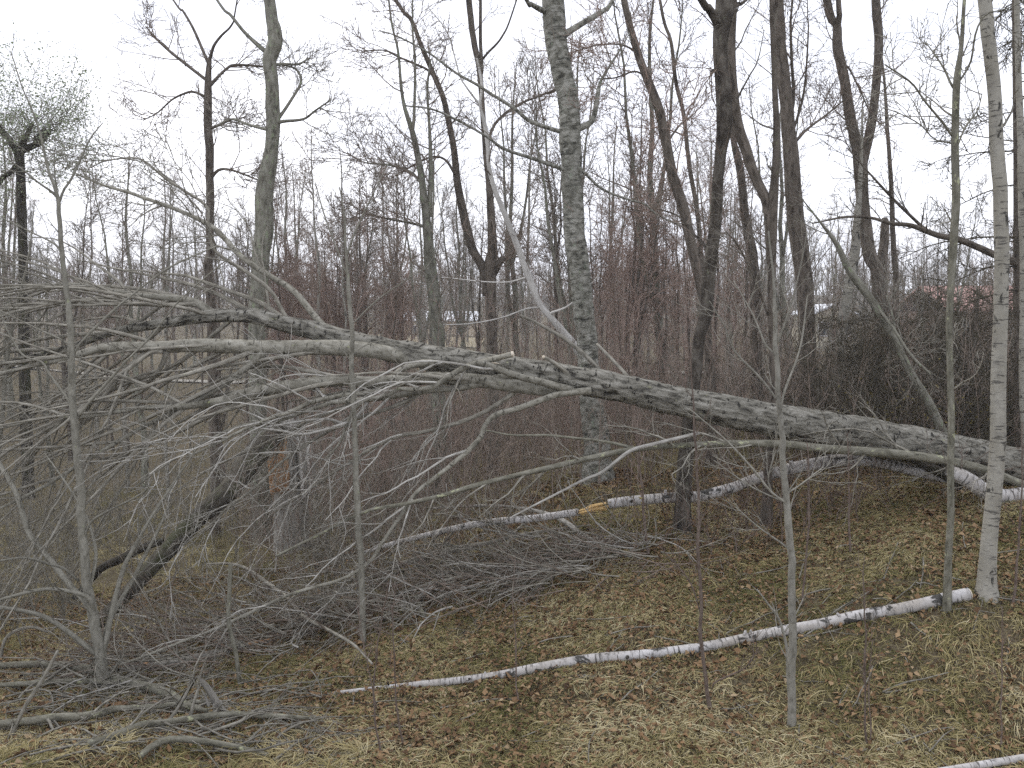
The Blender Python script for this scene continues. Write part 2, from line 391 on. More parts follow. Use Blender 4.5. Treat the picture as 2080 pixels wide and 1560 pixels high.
# ---- ground: matted grass, soil, leaf mould
g = NT('forest_floor')
c0 = g.coord((1, 1, 1), 'world')
f1 = g.noise(c0, 0.9, 4); f2 = g.noise(c0, 9.0, 6, 0.7); f3 = g.noise(c0, 38.0, 4, 0.7)
col = g.ramp(f2, [(0.28, (0.05, 0.038, 0.024)), (0.42, (0.11, 0.085, 0.05)), (0.56, (0.165, 0.135, 0.08)), (0.75, (0.24, 0.205, 0.125))])
col = g.mix(g.ramp(f1, [(0.42, 0.0), (0.6, 0.6)]), col, (0.095, 0.085, 0.035))
col = g.mix(g.ramp(f3, [(0.40, 0.75), (0.58, 0.0)]), col, (0.03, 0.02, 0.012))
M['ground'] = g.finish(col, f3, 0.8, 0.03)

def leafmat(name, stops, trans=0.0):
    m = NT(name); a = m.n('ShaderNodeAttribute'); a.attribute_name = 'bark'
    sp = m.n('ShaderNodeSeparateXYZ'); m.l(a.outputs['Vector'], sp.inputs[0])
    return m.finish(m.ramp(sp.outputs[0], stops))
M['litter'] = leafmat('dead_leaves', [(0.0, (0.055, 0.032, 0.018)), (0.3, (0.135, 0.08, 0.042)), (0.55, (0.21, 0.13, 0.068)), (0.8, (0.27, 0.185, 0.102)), (1.0, (0.34, 0.265, 0.17))])
M['grass'] = leafmat('dry_grass', [(0.0, (0.095, 0.095, 0.032)), (0.22, (0.175, 0.155, 0.062)), (0.5, (0.285, 0.235, 0.108)), (0.78, (0.40, 0.34, 0.185)), (1.0, (0.52, 0.46, 0.29))])

# ------------------------------------------------------------------ the ground sheet
def axis(lo, hi, step, far, growth=1.12):
    a = list(np.arange(lo, hi + 1e-6, step)); s = step; x = hi
    while x < far[1]: s *= growth; x += s; a.append(x)
    s = step; x = lo; b = []
    while x > far[0]: s *= growth; x -= s; b.append(x)
    return np.array(b[::-1] + a)
def build_ground():
    xs = axis(-8, 8, 0.075, (-900, 900)); ys = axis(6.5, 15, 0.075, (-25, 1000), 1.09)
    X, Y = np.meshgrid(xs, ys); Z = gz(X, Y)
    n, m = X.shape; V = np.stack([X, Y, Z], -1).reshape(-1, 3)
    i = (np.arange(n - 1) * m)[:, None] + np.arange(m - 1)[None]
    Q = np.stack([i, i + 1, i + m + 1, i + m], -1).reshape(-1, 4)
    o = MB().add(V, Q, V.copy()).build('ground', M['ground']); tag(o, 'leaf strewn grassy slope of the wood', None, None, 'structure')
build_ground()

def strip(name, mat, y0, y1, x0, x1, lift=0.02, kind='structure'):
    xs = np.linspace(x0, x1, 160); ys = np.array([y0, (y0 + y1) / 2, y1]); X, Y = np.meshgrid(xs, ys)
    Y = Y + (fbm(X * 0.08, 0, 0, 5, 2) - 0.5) * 2.0
    V = np.stack([X, Y, gz(X, Y) + lift], -1).reshape(-1, 3); m = 160
    i = (np.arange(2) * m)[:, None] + np.arange(m - 1)[None]
    o = MB().add(V, np.stack([i, i + 1, i + m + 1, i + m], -1).reshape(-1, 4), V.copy()).build(name, mat)
    o['kind'] = kind; return o
M['gravel'] = plain('pale_gravel', (0.24, 0.225, 0.19), (0.32, 0.30, 0.26), 3, (1, 1))
M['field'] = plain('dry_field_grass', (0.20, 0.165, 0.105), (0.28, 0.24, 0.155), 0.6, (1, 1))
strip('path', M['gravel'], 49.0, 50.2, -45, 45, 0.05)
strip('field', M['field'], 88, 112, -19, -3, 0.06)

# ------------------------------------------------------------------ standing trees traced from the photograph
def up_from_ground(rows, Y, over=700, shrink=0.45):
    """traced rows run from the top of the frame down; returns base-to-top points with the foot on the ground and the top carried on above the frame"""
    A = trace(rows, Y)[::-1]
    x, y, z, r = A[0]; g0 = float(gz(x, y))
    if z > g0 + 0.05:
        foot = np.array([x + (A[0, 0] - A[1, 0]) * 0.2, y, g0 - 0.12, r * 1.35]); mid = np.array([(foot[0] + x) / 2, y, g0 + 0.25, r * 1.12])
        A = np.vstack([foot[None], mid[None], A]) if z > g0 + 0.5 else np.vstack([foot[None], A])
    else:
        A[0, 2] = g0 - 0.12; A[0, 3] *= 1.2
    if rows[0][1] <= 10 and over:
        d = A[-1, :3] - A[-3, :3]; d = d / np.linalg.norm(d) + np.array([0, 0, 0.4]); d = d / np.linalg.norm(d)
        Ln = over / F * Y; r = A[-1, 3]
        A = np.vstack([A, np.r_[A[-1, :3] + d * Ln * 0.5, r * 0.7][None], np.r_[A[-1, :3] + d * Ln + np.array([0.2, 0.1, 0]), r * shrink * 0.4][None]])
    return A

def limb_pts(rows, Y, dy=0.0):
    return trace(rows, Y, Y + dy)

def crown(mb, lines, rng, n1, ln1, n2, ln2, n3, ln3, t0=0.35, rmin=0.004, up=0.06, wig=0.16, ang=(30, 65), pull=None, pullw=0.0, rr=0.4, k=3):
    Pt = np.stack([fixn(L, 14)[:, :3] for L in lines]); R = np.stack([fixn(L, 14)[:, 3] for L in lines])
    R = np.minimum(R, 0.035)
    P1, R1 = spawn(Pt, R, n1, rng, t0, 0.99, ang, ln1, rr, rmin * 1.6, 8, up, wig, pull, pullw); mb.tubes(P1, R1, 4)
    P2, R2 = spawn(P1, R1, n2, rng, 0.15, 1.0, (25, 60), ln2, 0.6, rmin * 1.1, 6, up * 0.7, wig * 1.3, pull, pullw); mb.tubes(P2, R2, k)
    if n3:
        P3, R3 = spawn(P2, R2, n3, rng, 0.1, 1.0, (25, 65), ln3, 0.65, rmin, 4, up * 0.5, wig * 1.4, pull, pullw); mb.tubes(P3, R3, k)
    return mb

def tree(name, label, rows, Y, limbs=(), mat='brown', cmat='browncrown', c=None, k=10, rough=0.05, cat='tree', group=None, seed=1, over=700, freq=(9, 9, 3), rmin=None, step=0.07, ext=True):
    rng = np.random.default_rng(seed)
    A = up_from_ground(rows, Y, over) if ext else trace(rows, Y)[::-1]
    S = resample(spline(A, 6), step)
    t = thing(name, label, cat, (A[0, 0], A[0, 1], float(gz(A[0, 0], A[0, 1]))), group)
    S[:, :3] += (np.stack([fbm(S[:, 2] * 1.3, seed, i * 7.7, seed, 3) for i in range(3)], -1) - 0.5) * np.minimum(S[:, 3:4] * 0.7, 0.05)
    MB().add(*log(S[:, :3], S[:, 3], k, rough, freq, seed)).build('trunk', M[mat], t)
    lines = [A]
    for i, l in enumerate(limbs):
        dy = l[1] if isinstance(l, tuple) else 0.0; rws = l[0] if isinstance(l, tuple) else l
        B = limb_pts(rws, Y, dy)
        if rws[-1][1] <= 10:
            d = B[-1, :3] - B[-2, :3]; d /= max(np.linalg.norm(d), 1e-6); d = d + np.array([0, 0, 0.3]); B = np.vstack([B, np.r_[B[-1, :3] + d * 0.18 * Y * 0.6, B[-1, 3] * 0.35][None]])
        Sb = resample(spline(B, 6), step)
        MB().add(*log(Sb[:, :3], Sb[:, 3], max(6, k - 4), rough, freq, seed + i)).build('limb', M[mat], t)
        lines.append(B)
    if c:
        mb = MB(); rm = rmin or max(0.0035, 0.00028 * Y)
        crown(mb, lines, rng, rmin=rm, **c); mb.build('crown', M[cmat], t)
    return t

C_STD = dict(n1=13, ln1=(0.7, 1.7), n2=5, ln2=(0.3, 0.8), n3=4, ln3=(0.12, 0.35), t0=0.3)
C_LOW = dict(n1=18, ln1=(0.7, 1.9), n2=6, ln2=(0.3, 0.9), n3=4, ln3=(0.12, 0.4), t0=0.18)
C_FEW = dict(n1=8, ln1=(0.4, 1.1), n2=4, ln2=(0.2, 0.6), n3=3, ln3=(0.1, 0.25), t0=0.3)

tree('poplar_tree', 'tall thick poplar with ringed grey bark standing behind the fallen trunk', [
    (1122, 0, 44), (1127, 67, 44), (1138, 135, 42), (1148, 185, 42), (1156, 236, 42), (1159, 286, 44), (1163, 336, 42), (1164, 387, 43), (1166, 437, 42), (1170, 505, 44), (1175, 534, 42), (1181, 601, 42),
    (1185, 651, 42), (1191, 702, 42), (1201, 820, 46), (1210, 870, 52), (1216, 940, 60)], 14.4, [
    ([(1144, 72, 16), (1161, 61, 13), (1195, 40, 11), (1228, 20, 9), (1245, 0, 8)], 0.5),
    ([(1112, 22, 14), (1100, 20, 12), (1077, 7, 9), (1067, -5, 8)], -0.5),
    ([(1160, 264, 18), (1180, 259, 14), (1202, 246, 11), (1210, 219, 10), (1215, 188, 9), (1222, 161, 6), (1255, 108, 4), (1279, 67, 2)], 0.4),
    ([(1150, 268, 11), (1134, 266, 9), (1077, 246, 8), (1043, 219, 7), (993, 188, 6), (969, 172, 6), (926, 148, 5), (872, 108, 4), (808, 74, 3), (770, 62, 2)], -0.8),
    ([(1168, 357, 12), (1155, 348, 9), (1094, 326, 7), (1026, 303, 6), (986, 276, 5), (939, 249, 5), (878, 222, 4), (825, 215, 3)], -1.0),
    ([(1180, 345, 8), (1192, 356, 6), (1225, 385, 5), (1275, 405, 4), (1310, 415, 4), (1335, 436, 4), (1385, 460, 3)], 0.5)],
    'poplar', 'greycrown', dict(n1=6, ln1=(0.4, 1.1), n2=4, ln2=(0.2, 0.6), n3=3, ln3=(0.1, 0.3), t0=0.35), k=24, rough=0.07, seed=11, freq=(4, 4, 14), step=0.045)

tree('dead_birch_tree', 'bleached crooked dead trunk leaning behind the tall poplar', [
    (968, 118, 4), (973, 141, 5), (979, 175, 6), (976, 215, 6), (986, 256, 9), (991, 303, 9), (993, 336, 9), (1003, 377, 10), (1020, 421, 11), (1040, 471, 12), (1057, 511, 13), (1063, 527, 14), (1080, 577, 14), (1097, 618, 13),
    (1121, 648, 14), (1141, 672, 16), (1175, 715, 17), (1205, 790, 18), (1212, 880, 20)], 15.2, [
    ([(976, 215, 5), (946, 175, 4), (932, 148, 3), (909, 67, 3), (868, 13, 2)], 0.3),
    ([(1116, 640, 8), (1124, 634, 6), (1150, 624, 4), (1180, 600, 3), (1215, 560, 2)], -0.4),
    ([(1095, 625, 5), (1070, 627, 4), (1020, 645, 3), (960, 657, 3), (900, 660, 2)], -0.5),
    ([(1076, 562, 6), (1060, 566, 4), (1030, 573, 3), (980, 572, 3), (900, 563, 2)], 0.3)],
    'snagpale', 'browncrown', dict(n1=4, ln1=(0.3, 0.9), n2=3, ln2=(0.2, 0.5), n3=2, ln3=(0.1, 0.3), t0=0.5), k=10, rough=0.06, seed=12, over=0)

tree('grey_tree', 'large crooked grey trunk standing alone on the upper left', [
    (547, 0, 22), (555, 50, 26), (559, 84, 29), (549, 118, 28), (549, 135, 26), (552, 168, 26), (554, 219, 28), (555, 252, 28), (552, 303, 28), (547, 336, 32), (538, 404, 36), (536, 471, 37), (530, 515, 36), (524, 600, 33), (522, 668, 33), (525, 769, 34), (525, 836, 35), (528, 920, 40)], 18.5, [
    ([(545, 108, 10), (535, 101, 9), (498, 67, 7), (468, 30, 6), (441, 0, 5)], 0.6),
    ([(556, 252, 10), (569, 236, 7), (590, 205, 6), (612, 165, 5), (600, 140, 4), (570, 131, 3)], 0.4),
    ([(556, 255, 9), (572, 247, 7), (616, 242, 5), (640, 225, 4), (673, 202, 3)], -0.6),
    ([(556, 132, 8), (580, 130, 5), (606, 130, 4), (628, 118, 3)], 0.5),
    ([(552, 262, 9), (538, 262, 7), (501, 252, 5), (471, 242, 5), (440, 256, 4)], 0.6)],
    'greytree', 'greycrown', dict(n1=8, ln1=(0.5, 1.5), n2=5, ln2=(0.3, 0.8), n3=3, ln3=(0.15, 0.4), t0=0.4), k=18, rough=0.07, seed=13)

tree('twin_stem_tree', 'slim reddish brown trunk with spreading top left of the large grey trunk', [
    (426, 118, 8), (423, 150, 12), (422, 185, 15), (422, 252, 17), (426, 303, 17), (426, 370, 16), (426, 437, 16), (426, 515, 16), (422, 534, 18), (427, 601, 18), (431, 735, 18), (434, 836, 19)], 19.5, [
    ([(424, 130, 8), (421, 124, 7), (394, 61, 6), (370, 20, 5), (352, 0, 4)], 0.4), ([(426, 122, 7), (434, 94, 6), (450, 72, 5), (471, 50, 4), (480, 10, 3)], -0.4),
    ([(421, 166, 8), (417, 161, 7), (353, 111, 6), (320, 81, 5), (296, 54, 3)], 0.5), ([(420, 198, 7), (414, 195, 6), (395, 187, 5), (380, 188, 5), (350, 202, 4), (320, 229, 3), (290, 245, 2)], -0.5),
    ([(428, 172, 9), (441, 158, 7), (460, 140, 6), (478, 132, 6), (538, 135, 4)], 0.5), ([(428, 261, 7), (440, 256, 6), (471, 242, 5)], 0.2),
    ([(430, 360, 7), (445, 345, 6), (470, 345, 5), (510, 360, 4), (525, 366, 3)], -0.5)],
    'brown', 'browncrown', C_STD, k=10, seed=14)

tree('forked_tree', 'pair of dark trunks joined low down left of the bleached dead trunk', [
    (952, 0, 12), (963, 84, 12), (973, 135, 12), (979, 202, 11), (986, 303, 12), (995, 404, 15), (1000, 505, 20), (996, 534, 24), (996, 601, 23), (998, 668, 21), (1000, 740, 23)], 19.0, [
    ([(990, 600, 22), (987, 565, 19), (976, 534, 18), (959, 505, 18), (942, 437, 18), (929, 370, 15), (922, 303, 13), (909, 236, 12), (899, 195, 11), (878, 145, 10), (855, 91, 9), (835, 40, 8), (804, 0, 7)], 0.5),
    ([(978, 150, 8), (979, 135, 7), (976, 84, 7), (976, 0, 6)], -0.3), ([(979, 122, 5), (990, 108, 5), (1020, 74, 4), (1047, 7, 3)], -0.4),
    ([(899, 197, 6), (875, 148, 5), (843, 130, 5), (808, 115, 4), (780, 102, 3), (740, 104, 3)], 0.2),
    ([(990, 300, 7), (1000, 262, 6), (1020, 236, 6), (1060, 209, 5), (1131, 182, 4)], 0.6),
    ([(925, 355, 6), (905, 325, 5), (880, 318, 4), (850, 330, 4), (815, 350, 3)], -0.3),
    ([(1000, 560, 16), (1014, 535, 14), (1022, 522, 10)], -0.1)],
    'brown', 'browncrown', C_STD, k=12, seed=15)

tree('slender_tree', 'slender forked grey-brown trunk midway between the grey and poplar trunks', [
    (791, 10, 4), (808, 101, 5), (818, 202, 7), (838, 269, 11), (852, 336, 13), (862, 404, 15), (870, 471, 19), (873, 515, 22), (874, 534, 24), (882, 601, 25), (885, 651, 25), (892, 702, 26)], 18.0, [
    ([(872, 440, 10), (875, 336, 9), (872, 252, 6), (868, 180, 5), (875, 120, 3)], 0.4), ([(838, 268, 7), (841, 236, 6), (843, 135, 5), (838, 60, 4), (838, 0, 3)], -0.3),
    ([(860, 380, 6), (835, 350, 5), (790, 335, 4), (740, 330, 3), (705, 310, 2)], 0.5), ([(868, 462, 6), (830, 452, 5), (790, 445, 4), (740, 432, 3)], -0.6)],
    'greytree', 'browncrown', C_LOW, k=12, seed=16)

tree('leaning_tree', 'long bare trunk slanting down toward the right, just right of the poplar', [
    (1269, 0, 13), (1289, 84, 15), (1312, 151, 17), (1336, 219, 19), (1353, 286, 20), (1366, 353, 21), (1390, 421, 22), (1402, 480, 21), (1415, 540, 20), (1428, 610, 20), (1440, 720, 20), (1446, 830, 22)], 15.0, [
    ([(1300, 115, 5), (1280, 98, 4), (1255, 90, 3), (1210, 92, 3), (1165, 105, 2)], 0.4), ([(1318, 160, 5), (1290, 145, 4), (1250, 158, 3), (1215, 160, 3)], -0.3),
    ([(1355, 290, 5), (1380, 255, 4), (1405, 235, 3)], 0.4)],
    'brown', 'redcrown', C_STD, k=12, seed=17)

tree('whip_tree', 'thin straight whip of a tree beside the long slanting trunk', [
    (1340, 0, 6), (1363, 84, 7), (1373, 168, 8), (1390, 236, 8), (1400, 330, 9), (1415, 420, 9), (1425, 520, 10), (1436, 620, 11), (1440, 740, 12)], 17.0, [], 'brown', 'redcrown', C_LOW, k=8, seed=18)

Yd = gh(1386, 1076)
tree('dark_trunk_tree', 'dark based tree rooted under the fallen trunk, its upper bole mottled', [
    (1473, 0, 36), (1467, 67, 32), (1466, 135, 29), (1470, 202, 31), (1472, 252, 32), (1464, 303, 24), (1457, 370, 22), (1454, 437, 24), (1444, 521, 26), (1437, 601, 28), (1430, 651, 26), (1420, 685, 24), (1414, 752, 24), (1402, 850, 27), (1392, 950, 32), (1388, 1020, 34), (1386, 1076, 38)], Yd, [
    ([(1466, 62, 22), (1452, 36, 18), (1438, 15, 16), (1425, 0, 14)], -0.3), ([(1484, 30, 10), (1498, 8, 8), (1515, 0, 6)], 0.3),
    ([(1444, 520, 8), (1425, 490, 6), (1408, 475, 5), (1380, 440, 4), (1340, 425, 3)], 0.5), ([(1458, 137, 8), (1450, 143, 6), (1444, 146, 5)], 0.0)],
    'darkmottle', 'browncrown', dict(n1=7, ln1=(0.4, 1.2), n2=4, ln2=(0.2, 0.6), n3=3, ln3=(0.1, 0.3), t0=0.4), k=16, rough=0.08, seed=19)

Yc = gh(1560, 1066)
tree('lichened_tree', 'lichened double trunk rooted under the fallen log, forking at mid height', [
    (1568, 0, 11), (1572, 101, 11), (1575, 202, 12), (1577, 303, 14), (1575, 370, 17), (1569, 437, 23), (1568, 521, 19), (1568, 601, 16), (1568, 702, 14), (1568, 800, 16), (1562, 904, 19), (1560, 1000, 22), (1558, 1066, 25)], Yc, [
    ([(1566, 445, 22), (1555, 404, 20), (1531, 353, 21), (1515, 303, 22), (1498, 252, 22), (1488, 168, 18), (1486, 90, 16), (1490, 0, 14)], 0.5),
    ([(1560, 640, 5), (1530, 560, 4), (1500, 500, 4), (1475, 470, 3)], -0.4)],
    'brown', 'greycrown', dict(n1=9, ln1=(0.4, 1.2), n2=4, ln2=(0.2, 0.6), n3=3, ln3=(0.1, 0.3), t0=0.3), k=14, rough=0.07, seed=20)

tree('straight_tree', 'stout straight brown trunk between the lichened double trunk and the V fork', [
    (1579, 0, 26), (1585, 101, 26), (1595, 202, 26), (1605, 303, 30), (1612, 404, 33), (1624, 505, 35), (1630, 540, 34), (1636, 584, 33), (1640, 680, 34), (1642, 800, 36)], 16.5, [
    ([(1602, 250, 8), (1612, 200, 7), (1608, 120, 6), (1606, 40, 5), (1610, 0, 4)], 0.4), ([(1618, 285, 7), (1640, 262, 5), (1680, 232, 4), (1712, 205, 3)], 0.5),
    ([(1610, 270, 5), (1628, 210, 5), (1636, 160, 4), (1642, 60, 3), (1640, 10, 2)], -0.5)],
    'brown', 'browncrown', C_LOW, k=14, seed=21)

tree('v_fork_tree', 'tree with two trunks parting in a tall narrow V on the upper right', [
    (1680, 0, 16), (1700, 50, 17), (1703, 101, 20), (1713, 151, 20), (1727, 235, 21), (1743, 303, 24), (1748, 336, 28), (1754, 421, 25), (1767, 521, 27), (1780, 550, 26), (1786, 640, 27), (1788, 760, 29)], 17.5, [
    ([(1749, 350, 20), (1756, 315, 19), (1770, 252, 18), (1780, 168, 17), (1785, 84, 17), (1779, 0, 17)], 0.4),
    ([(1700, 60, 12), (1705, 30, 11), (1703, 0, 10)], -0.2), ([(1712, 140, 5), (1722, 135, 4), (1750, 190, 3), (1765, 225, 3)], 0.3)],
    'brown', 'browncrown', C_STD, k=14, seed=22)

tree('hidden_fork_tree', 'brown trunk rising behind the lichened double trunk, widest near its foot', [
    (1486, 255, 9), (1491, 286, 12), (1501, 336, 16), (1511, 421, 17), (1526, 505, 21), (1528, 534, 21), (1533, 584, 22), (1536, 700, 23), (1538, 800, 25)], 18.2, [], 'brown', 'browncrown', C_FEW, k=10, seed=23, over=0)

tree('pole_tree', 'thin dark pole-like trunk right of the V forked tree', [
    (1790, 100, 4), (1797, 180, 6), (1803, 270, 8), (1808, 340, 9), (1812, 420, 10), (1816, 520, 12), (1819, 580, 13), (1822, 690, 14)], 20, [], 'brown', 'browncrown', C_FEW, k=8, seed=24, over=0)

tree('broken_snag', 'short broken snag ending in a ragged point below the V fork', [
    (1797, 442, 10), (1799, 455, 16), (1797, 490, 18), (1793, 530, 20), (1791, 600, 22), (1790, 700, 22)], 18.6, [], 'brown', 'browncrown', None, k=10, rough=0.12, seed=25, over=0, cat='dead tree')

tree('small_birch_tree', 'short ringed birch bole leaning right, half hidden left of the V fork', [
    (1752, 220, 3), (1750, 300, 6), (1745, 400, 11), (1738, 480, 16), (1733, 520, 19), (1725, 570, 20), (1715, 640, 21), (1705, 740, 22)], 16.0, [], 'birchgrey', 'greycrown', C_FEW, k=10, seed=26, over=0)

Yr = gh(1924, 1240)
tree('lichen_pole_tree', 'slim lichen-flecked tree just left of the standing white birch', [
    (1959, 0, 7), (1952, 101, 9), (1943, 161, 14), (1940, 235, 14), (1939, 303, 15), (1941, 404, 16), (1937, 471, 16), (1935, 521, 15), (1932, 567, 14), (1927, 668, 13), (1929, 769, 13), (1932, 870, 14), (1930, 970, 14), (1931, 1056, 14), (1927, 1136, 15), (1924, 1240, 17)], Yr, [
    ([(1936, 178, 5), (1932, 172, 5), (1915, 135, 4), (1880, 85, 2)], 0.3), ([(1946, 168, 5), (1949, 165, 4), (1972, 125, 4), (1982, 67, 4), (2006, 27, 3), (2080, 2, 2)], -0.3),
    ([(1937, 292, 4), (1929, 289, 4), (1898, 283, 3), (1868, 252, 3), (1817, 225, 2)], 0.3), ([(1937, 280, 5), (1929, 269, 5), (1915, 249, 5), (1878, 205, 4), (1851, 168, 4), (1797, 131, 3)], -0.3),
    ([(1944, 300, 4), (1960, 260, 4), (1985, 225, 3), (1995, 190, 2)], 0.3)],
    'lichen', 'twig', dict(n1=9, ln1=(0.25, 0.8), n2=4, ln2=(0.12, 0.4), n3=2, ln3=(0.08, 0.2), t0=0.25), k=10, seed=27, over=300)

Yb = gh(2006, 1208)
tree('birch_tree', 'tall white birch standing upright near the picture edge with dark flecks', [
    (1999, 0, 25.8), (2009, 101, 25.8), (2019, 202, 25.8), (2026, 303, 27.6), (2033, 404, 27.6), (2038, 505, 28.5), (2036, 570, 28.5), (2033, 635, 28.5), (2029, 735, 29.4), (2026, 836, 30.4), (2023, 937, 31.3), (2016, 1035, 31.3), (2010, 1120, 34.0), (2007, 1170, 37.7), (2006, 1195, 44.2), (2005, 1212, 57.0)], Yb, [],
    'birchgrey', 'twig', dict(n1=5, ln1=(0.2, 0.6), n2=3, ln2=(0.1, 0.3), n3=2, ln3=(0.08, 0.2), t0=0.4), k=20, rough=0.03, seed=28)

tree('slant_tree', 'grey trunk slanting down right and meeting the fallen log near the slim lichened tree', [
    (1622, 395, 2), (1640, 418, 3), (1676, 464, 6), (1703, 500, 11), (1730, 555, 15), (1777, 618, 16), (1817, 688, 14), (1851, 756, 15), (1885, 813, 17), (1915, 877, 19), (1932, 925, 20), (1942, 960, 21)], 12.6, [
    ([(1780, 622, 8), (1810, 660, 6), (1850, 720, 5), (1890, 760, 4)], -0.5), ([(1820, 695, 5), (1815, 650, 4), (1800, 600, 3)], 0.3)],
    'greytree', 'twig', C_FEW, k=12, seed=29, over=0)

# conifer and the second birch at the very edge
def conifer(name, label, rows, Y, seed, boughs, mat='conifer', limbs=()):
    rng = np.random.default_rng(seed); A = up_from_ground(rows, Y, 600); S = resample(spline(A, 6), 0.1)
    t = thing(name, label, 'tree', (A[0, 0], A[0, 1], float(gz(A[0, 0], A[0, 1]))))
    MB().add(*log(S[:, :3], S[:, 3], 10, 0.06, seed=seed)).build('trunk', M['brown'], t)
    L = fixn(S, 30); mb = MB()
    P1, R1 = spawn(L[None, :, :3], L[None, :, 3], boughs, rng, 0.22, 0.97, (65, 95), (1.2, 2.3), 0.22, 0.008, 8, -0.045, 0.08, fall=0.5); mb.tubes(P1, R1, 4)
    P2, R2 = spawn(P1, R1, 9, rng, 0.15, 1, (40, 65), (0.35, 0.8), 0.5, 0.006, 5, -0.05, 0.12); mb.tubes(P2, R2, 3)
    P3, R3 = spawn(P2, R2, 9, rng, 0.05, 1, (35, 70), (0.1, 0.28), 0.8, 0.0055, 3, -0.02, 0.1, fall=0.2); mb.tubes(P3, R3, 3)
    for l in limbs:
        B = trace(l, Y, Y - 0.5); Sb = resample(spline(B, 6), 0.06); MB().add(*log(Sb[:, :3], Sb[:, 3], 9, 0.07, seed=seed)).build('limb', M['brown'], t)
        Lb = fixn(Sb, 16); Pa, Ra = spawn(Lb[None, :, :3], np.minimum(Lb[None, :, 3], 0.03), 14, rng, 0.15, 1, (30, 70), (0.4, 1.1), 0.4, 0.006, 7, 0.05, 0.14); mb.tubes(Pa, Ra, 4)
        Pb, Rb = spawn(Pa, Ra, 6, rng, 0.1, 1, (25, 60), (0.2, 0.5), 0.6, 0.0045, 5, 0.04, 0.18); mb.tubes(Pb, Rb, 3)
    mb.build('crown', M[mat], t); return t
conifer('spruce_tree', 'dark conifer with drooping boughs behind the standing white birch', [(2062, 0, 12), (2066, 200, 16), (2068, 400, 18), (2070, 560, 20), (2072, 760, 22)], 13.6, 31, 46, limbs=([(2068, 535, 17), (2029, 521, 15), (1952, 488, 13), (1905, 478, 12), (1851, 458, 10), (1811, 454, 8), (1767, 442, 6), (1716, 441, 5), (1649, 454, 3)], [(1885, 473, 8), (1870, 458, 7), (1817, 407, 6), (1767, 353, 4), (1720, 300, 2)]))
conifer('dead_spruce_tree', 'dark dense conifer with low sweeping boughs below the red roof', [(1990, 590, 4), (1975, 680, 14), (1968, 760, 18), (1962, 850, 22)], 16.5, 32, 46)
conifer('young_spruce_tree', 'low dark conifer filling the gap behind the slanting grey trunk', [(1800, 640, 3), (1803, 720, 9), (1806, 800, 13), (1808, 860, 15)], 16.0, 33, 40)
tree('edge_birch_tree', 'partly cropped birch trunk at the right-hand picture edge', [(2066, 0, 10), (2074, 300, 14), (2079, 600, 16), (2081, 800, 18), (2083, 930, 20)], 12.4, [], 'birchgrey', 'twig', C_FEW, k=10, seed=34)

# willow breaking into leaf on the upper left
def willow():
    Y = 25.0; rng = np.random.default_rng(41)
    A = up_from_ground([(36, 305, 22), (41, 330, 18), (44, 421, 18), (47, 521, 18), (48, 640, 20), (50, 760, 22)], Y, 0)
    t = thing('willow_tree', 'stubby dark forked tree coming into pale green leaf on the upper left', 'tree', (A[0, 0], A[0, 1], float(gz(A[0, 0], A[0, 1]))))
    S = resample(spline(A, 6), 0.1); MB().add(*log(S[:, :3], S[:, 3], 12, 0.1, seed=4)).build('trunk', M['darkbark'], t)
    lines = []
    for rows, dy in (([(37, 310, 18), (20, 285, 14), (0, 262, 11), (-20, 235, 8)], -0.3), ([(38, 308, 16), (67, 296, 13), (86, 285, 12), (98, 268, 9), (104, 262, 7)], 0.3), ([(38, 305, 14), (50, 285, 12), (58, 268, 10), (66, 250, 6)], 0.0),
                     ([(70, 294, 10), (80, 275, 9), (90, 262, 7)], 0.4), ([(40, 330, 12), (22, 350, 10), (5, 362, 9), (-20, 400, 8)], 0.2)):
        B = limb_pts(rows, Y, dy); Sb = resample(spline(B, 5), 0.08); MB().add(*log(Sb[:, :3], Sb[:, 3], 8, 0.1, seed=5)).build('limb', M['darkbark'], t); lines.append(B)
    mb = MB(); Pt = np.stack([fixn(L, 8)[:, :3] for L in lines]); R = np.stack([fixn(L, 8)[:, 3] for L in lines]) * 0.3
    P1, R1 = spawn(Pt, R, 15, rng, 0.1, 1, (25, 100), (1.5, 3.0), 0.4, 0.010, 8, 0.05, 0.2, fall=0.2); mb.tubes(P1, R1, 3)
    P2, R2 = spawn(P1, R1, 11, rng, 0.1, 1, (25, 65), (0.4, 1.1), 0.6, 0.007, 5, 0.03, 0.25); mb.tubes(P2, R2, 3); mb.build('crown', M['greycrown'], t)
    lv = MB(); N = 16000; i = rng.integers(0, len(P2), N); j = rng.integers(0, 5, N)
    leaves(lv, P2[i, j] + rng.normal(size=(N, 3)) * 0.16, rng, 0.042, flat=0.2); o = lv.build('leaf_buds', M['budgreen'], t); o['kind'] = 'stuff'

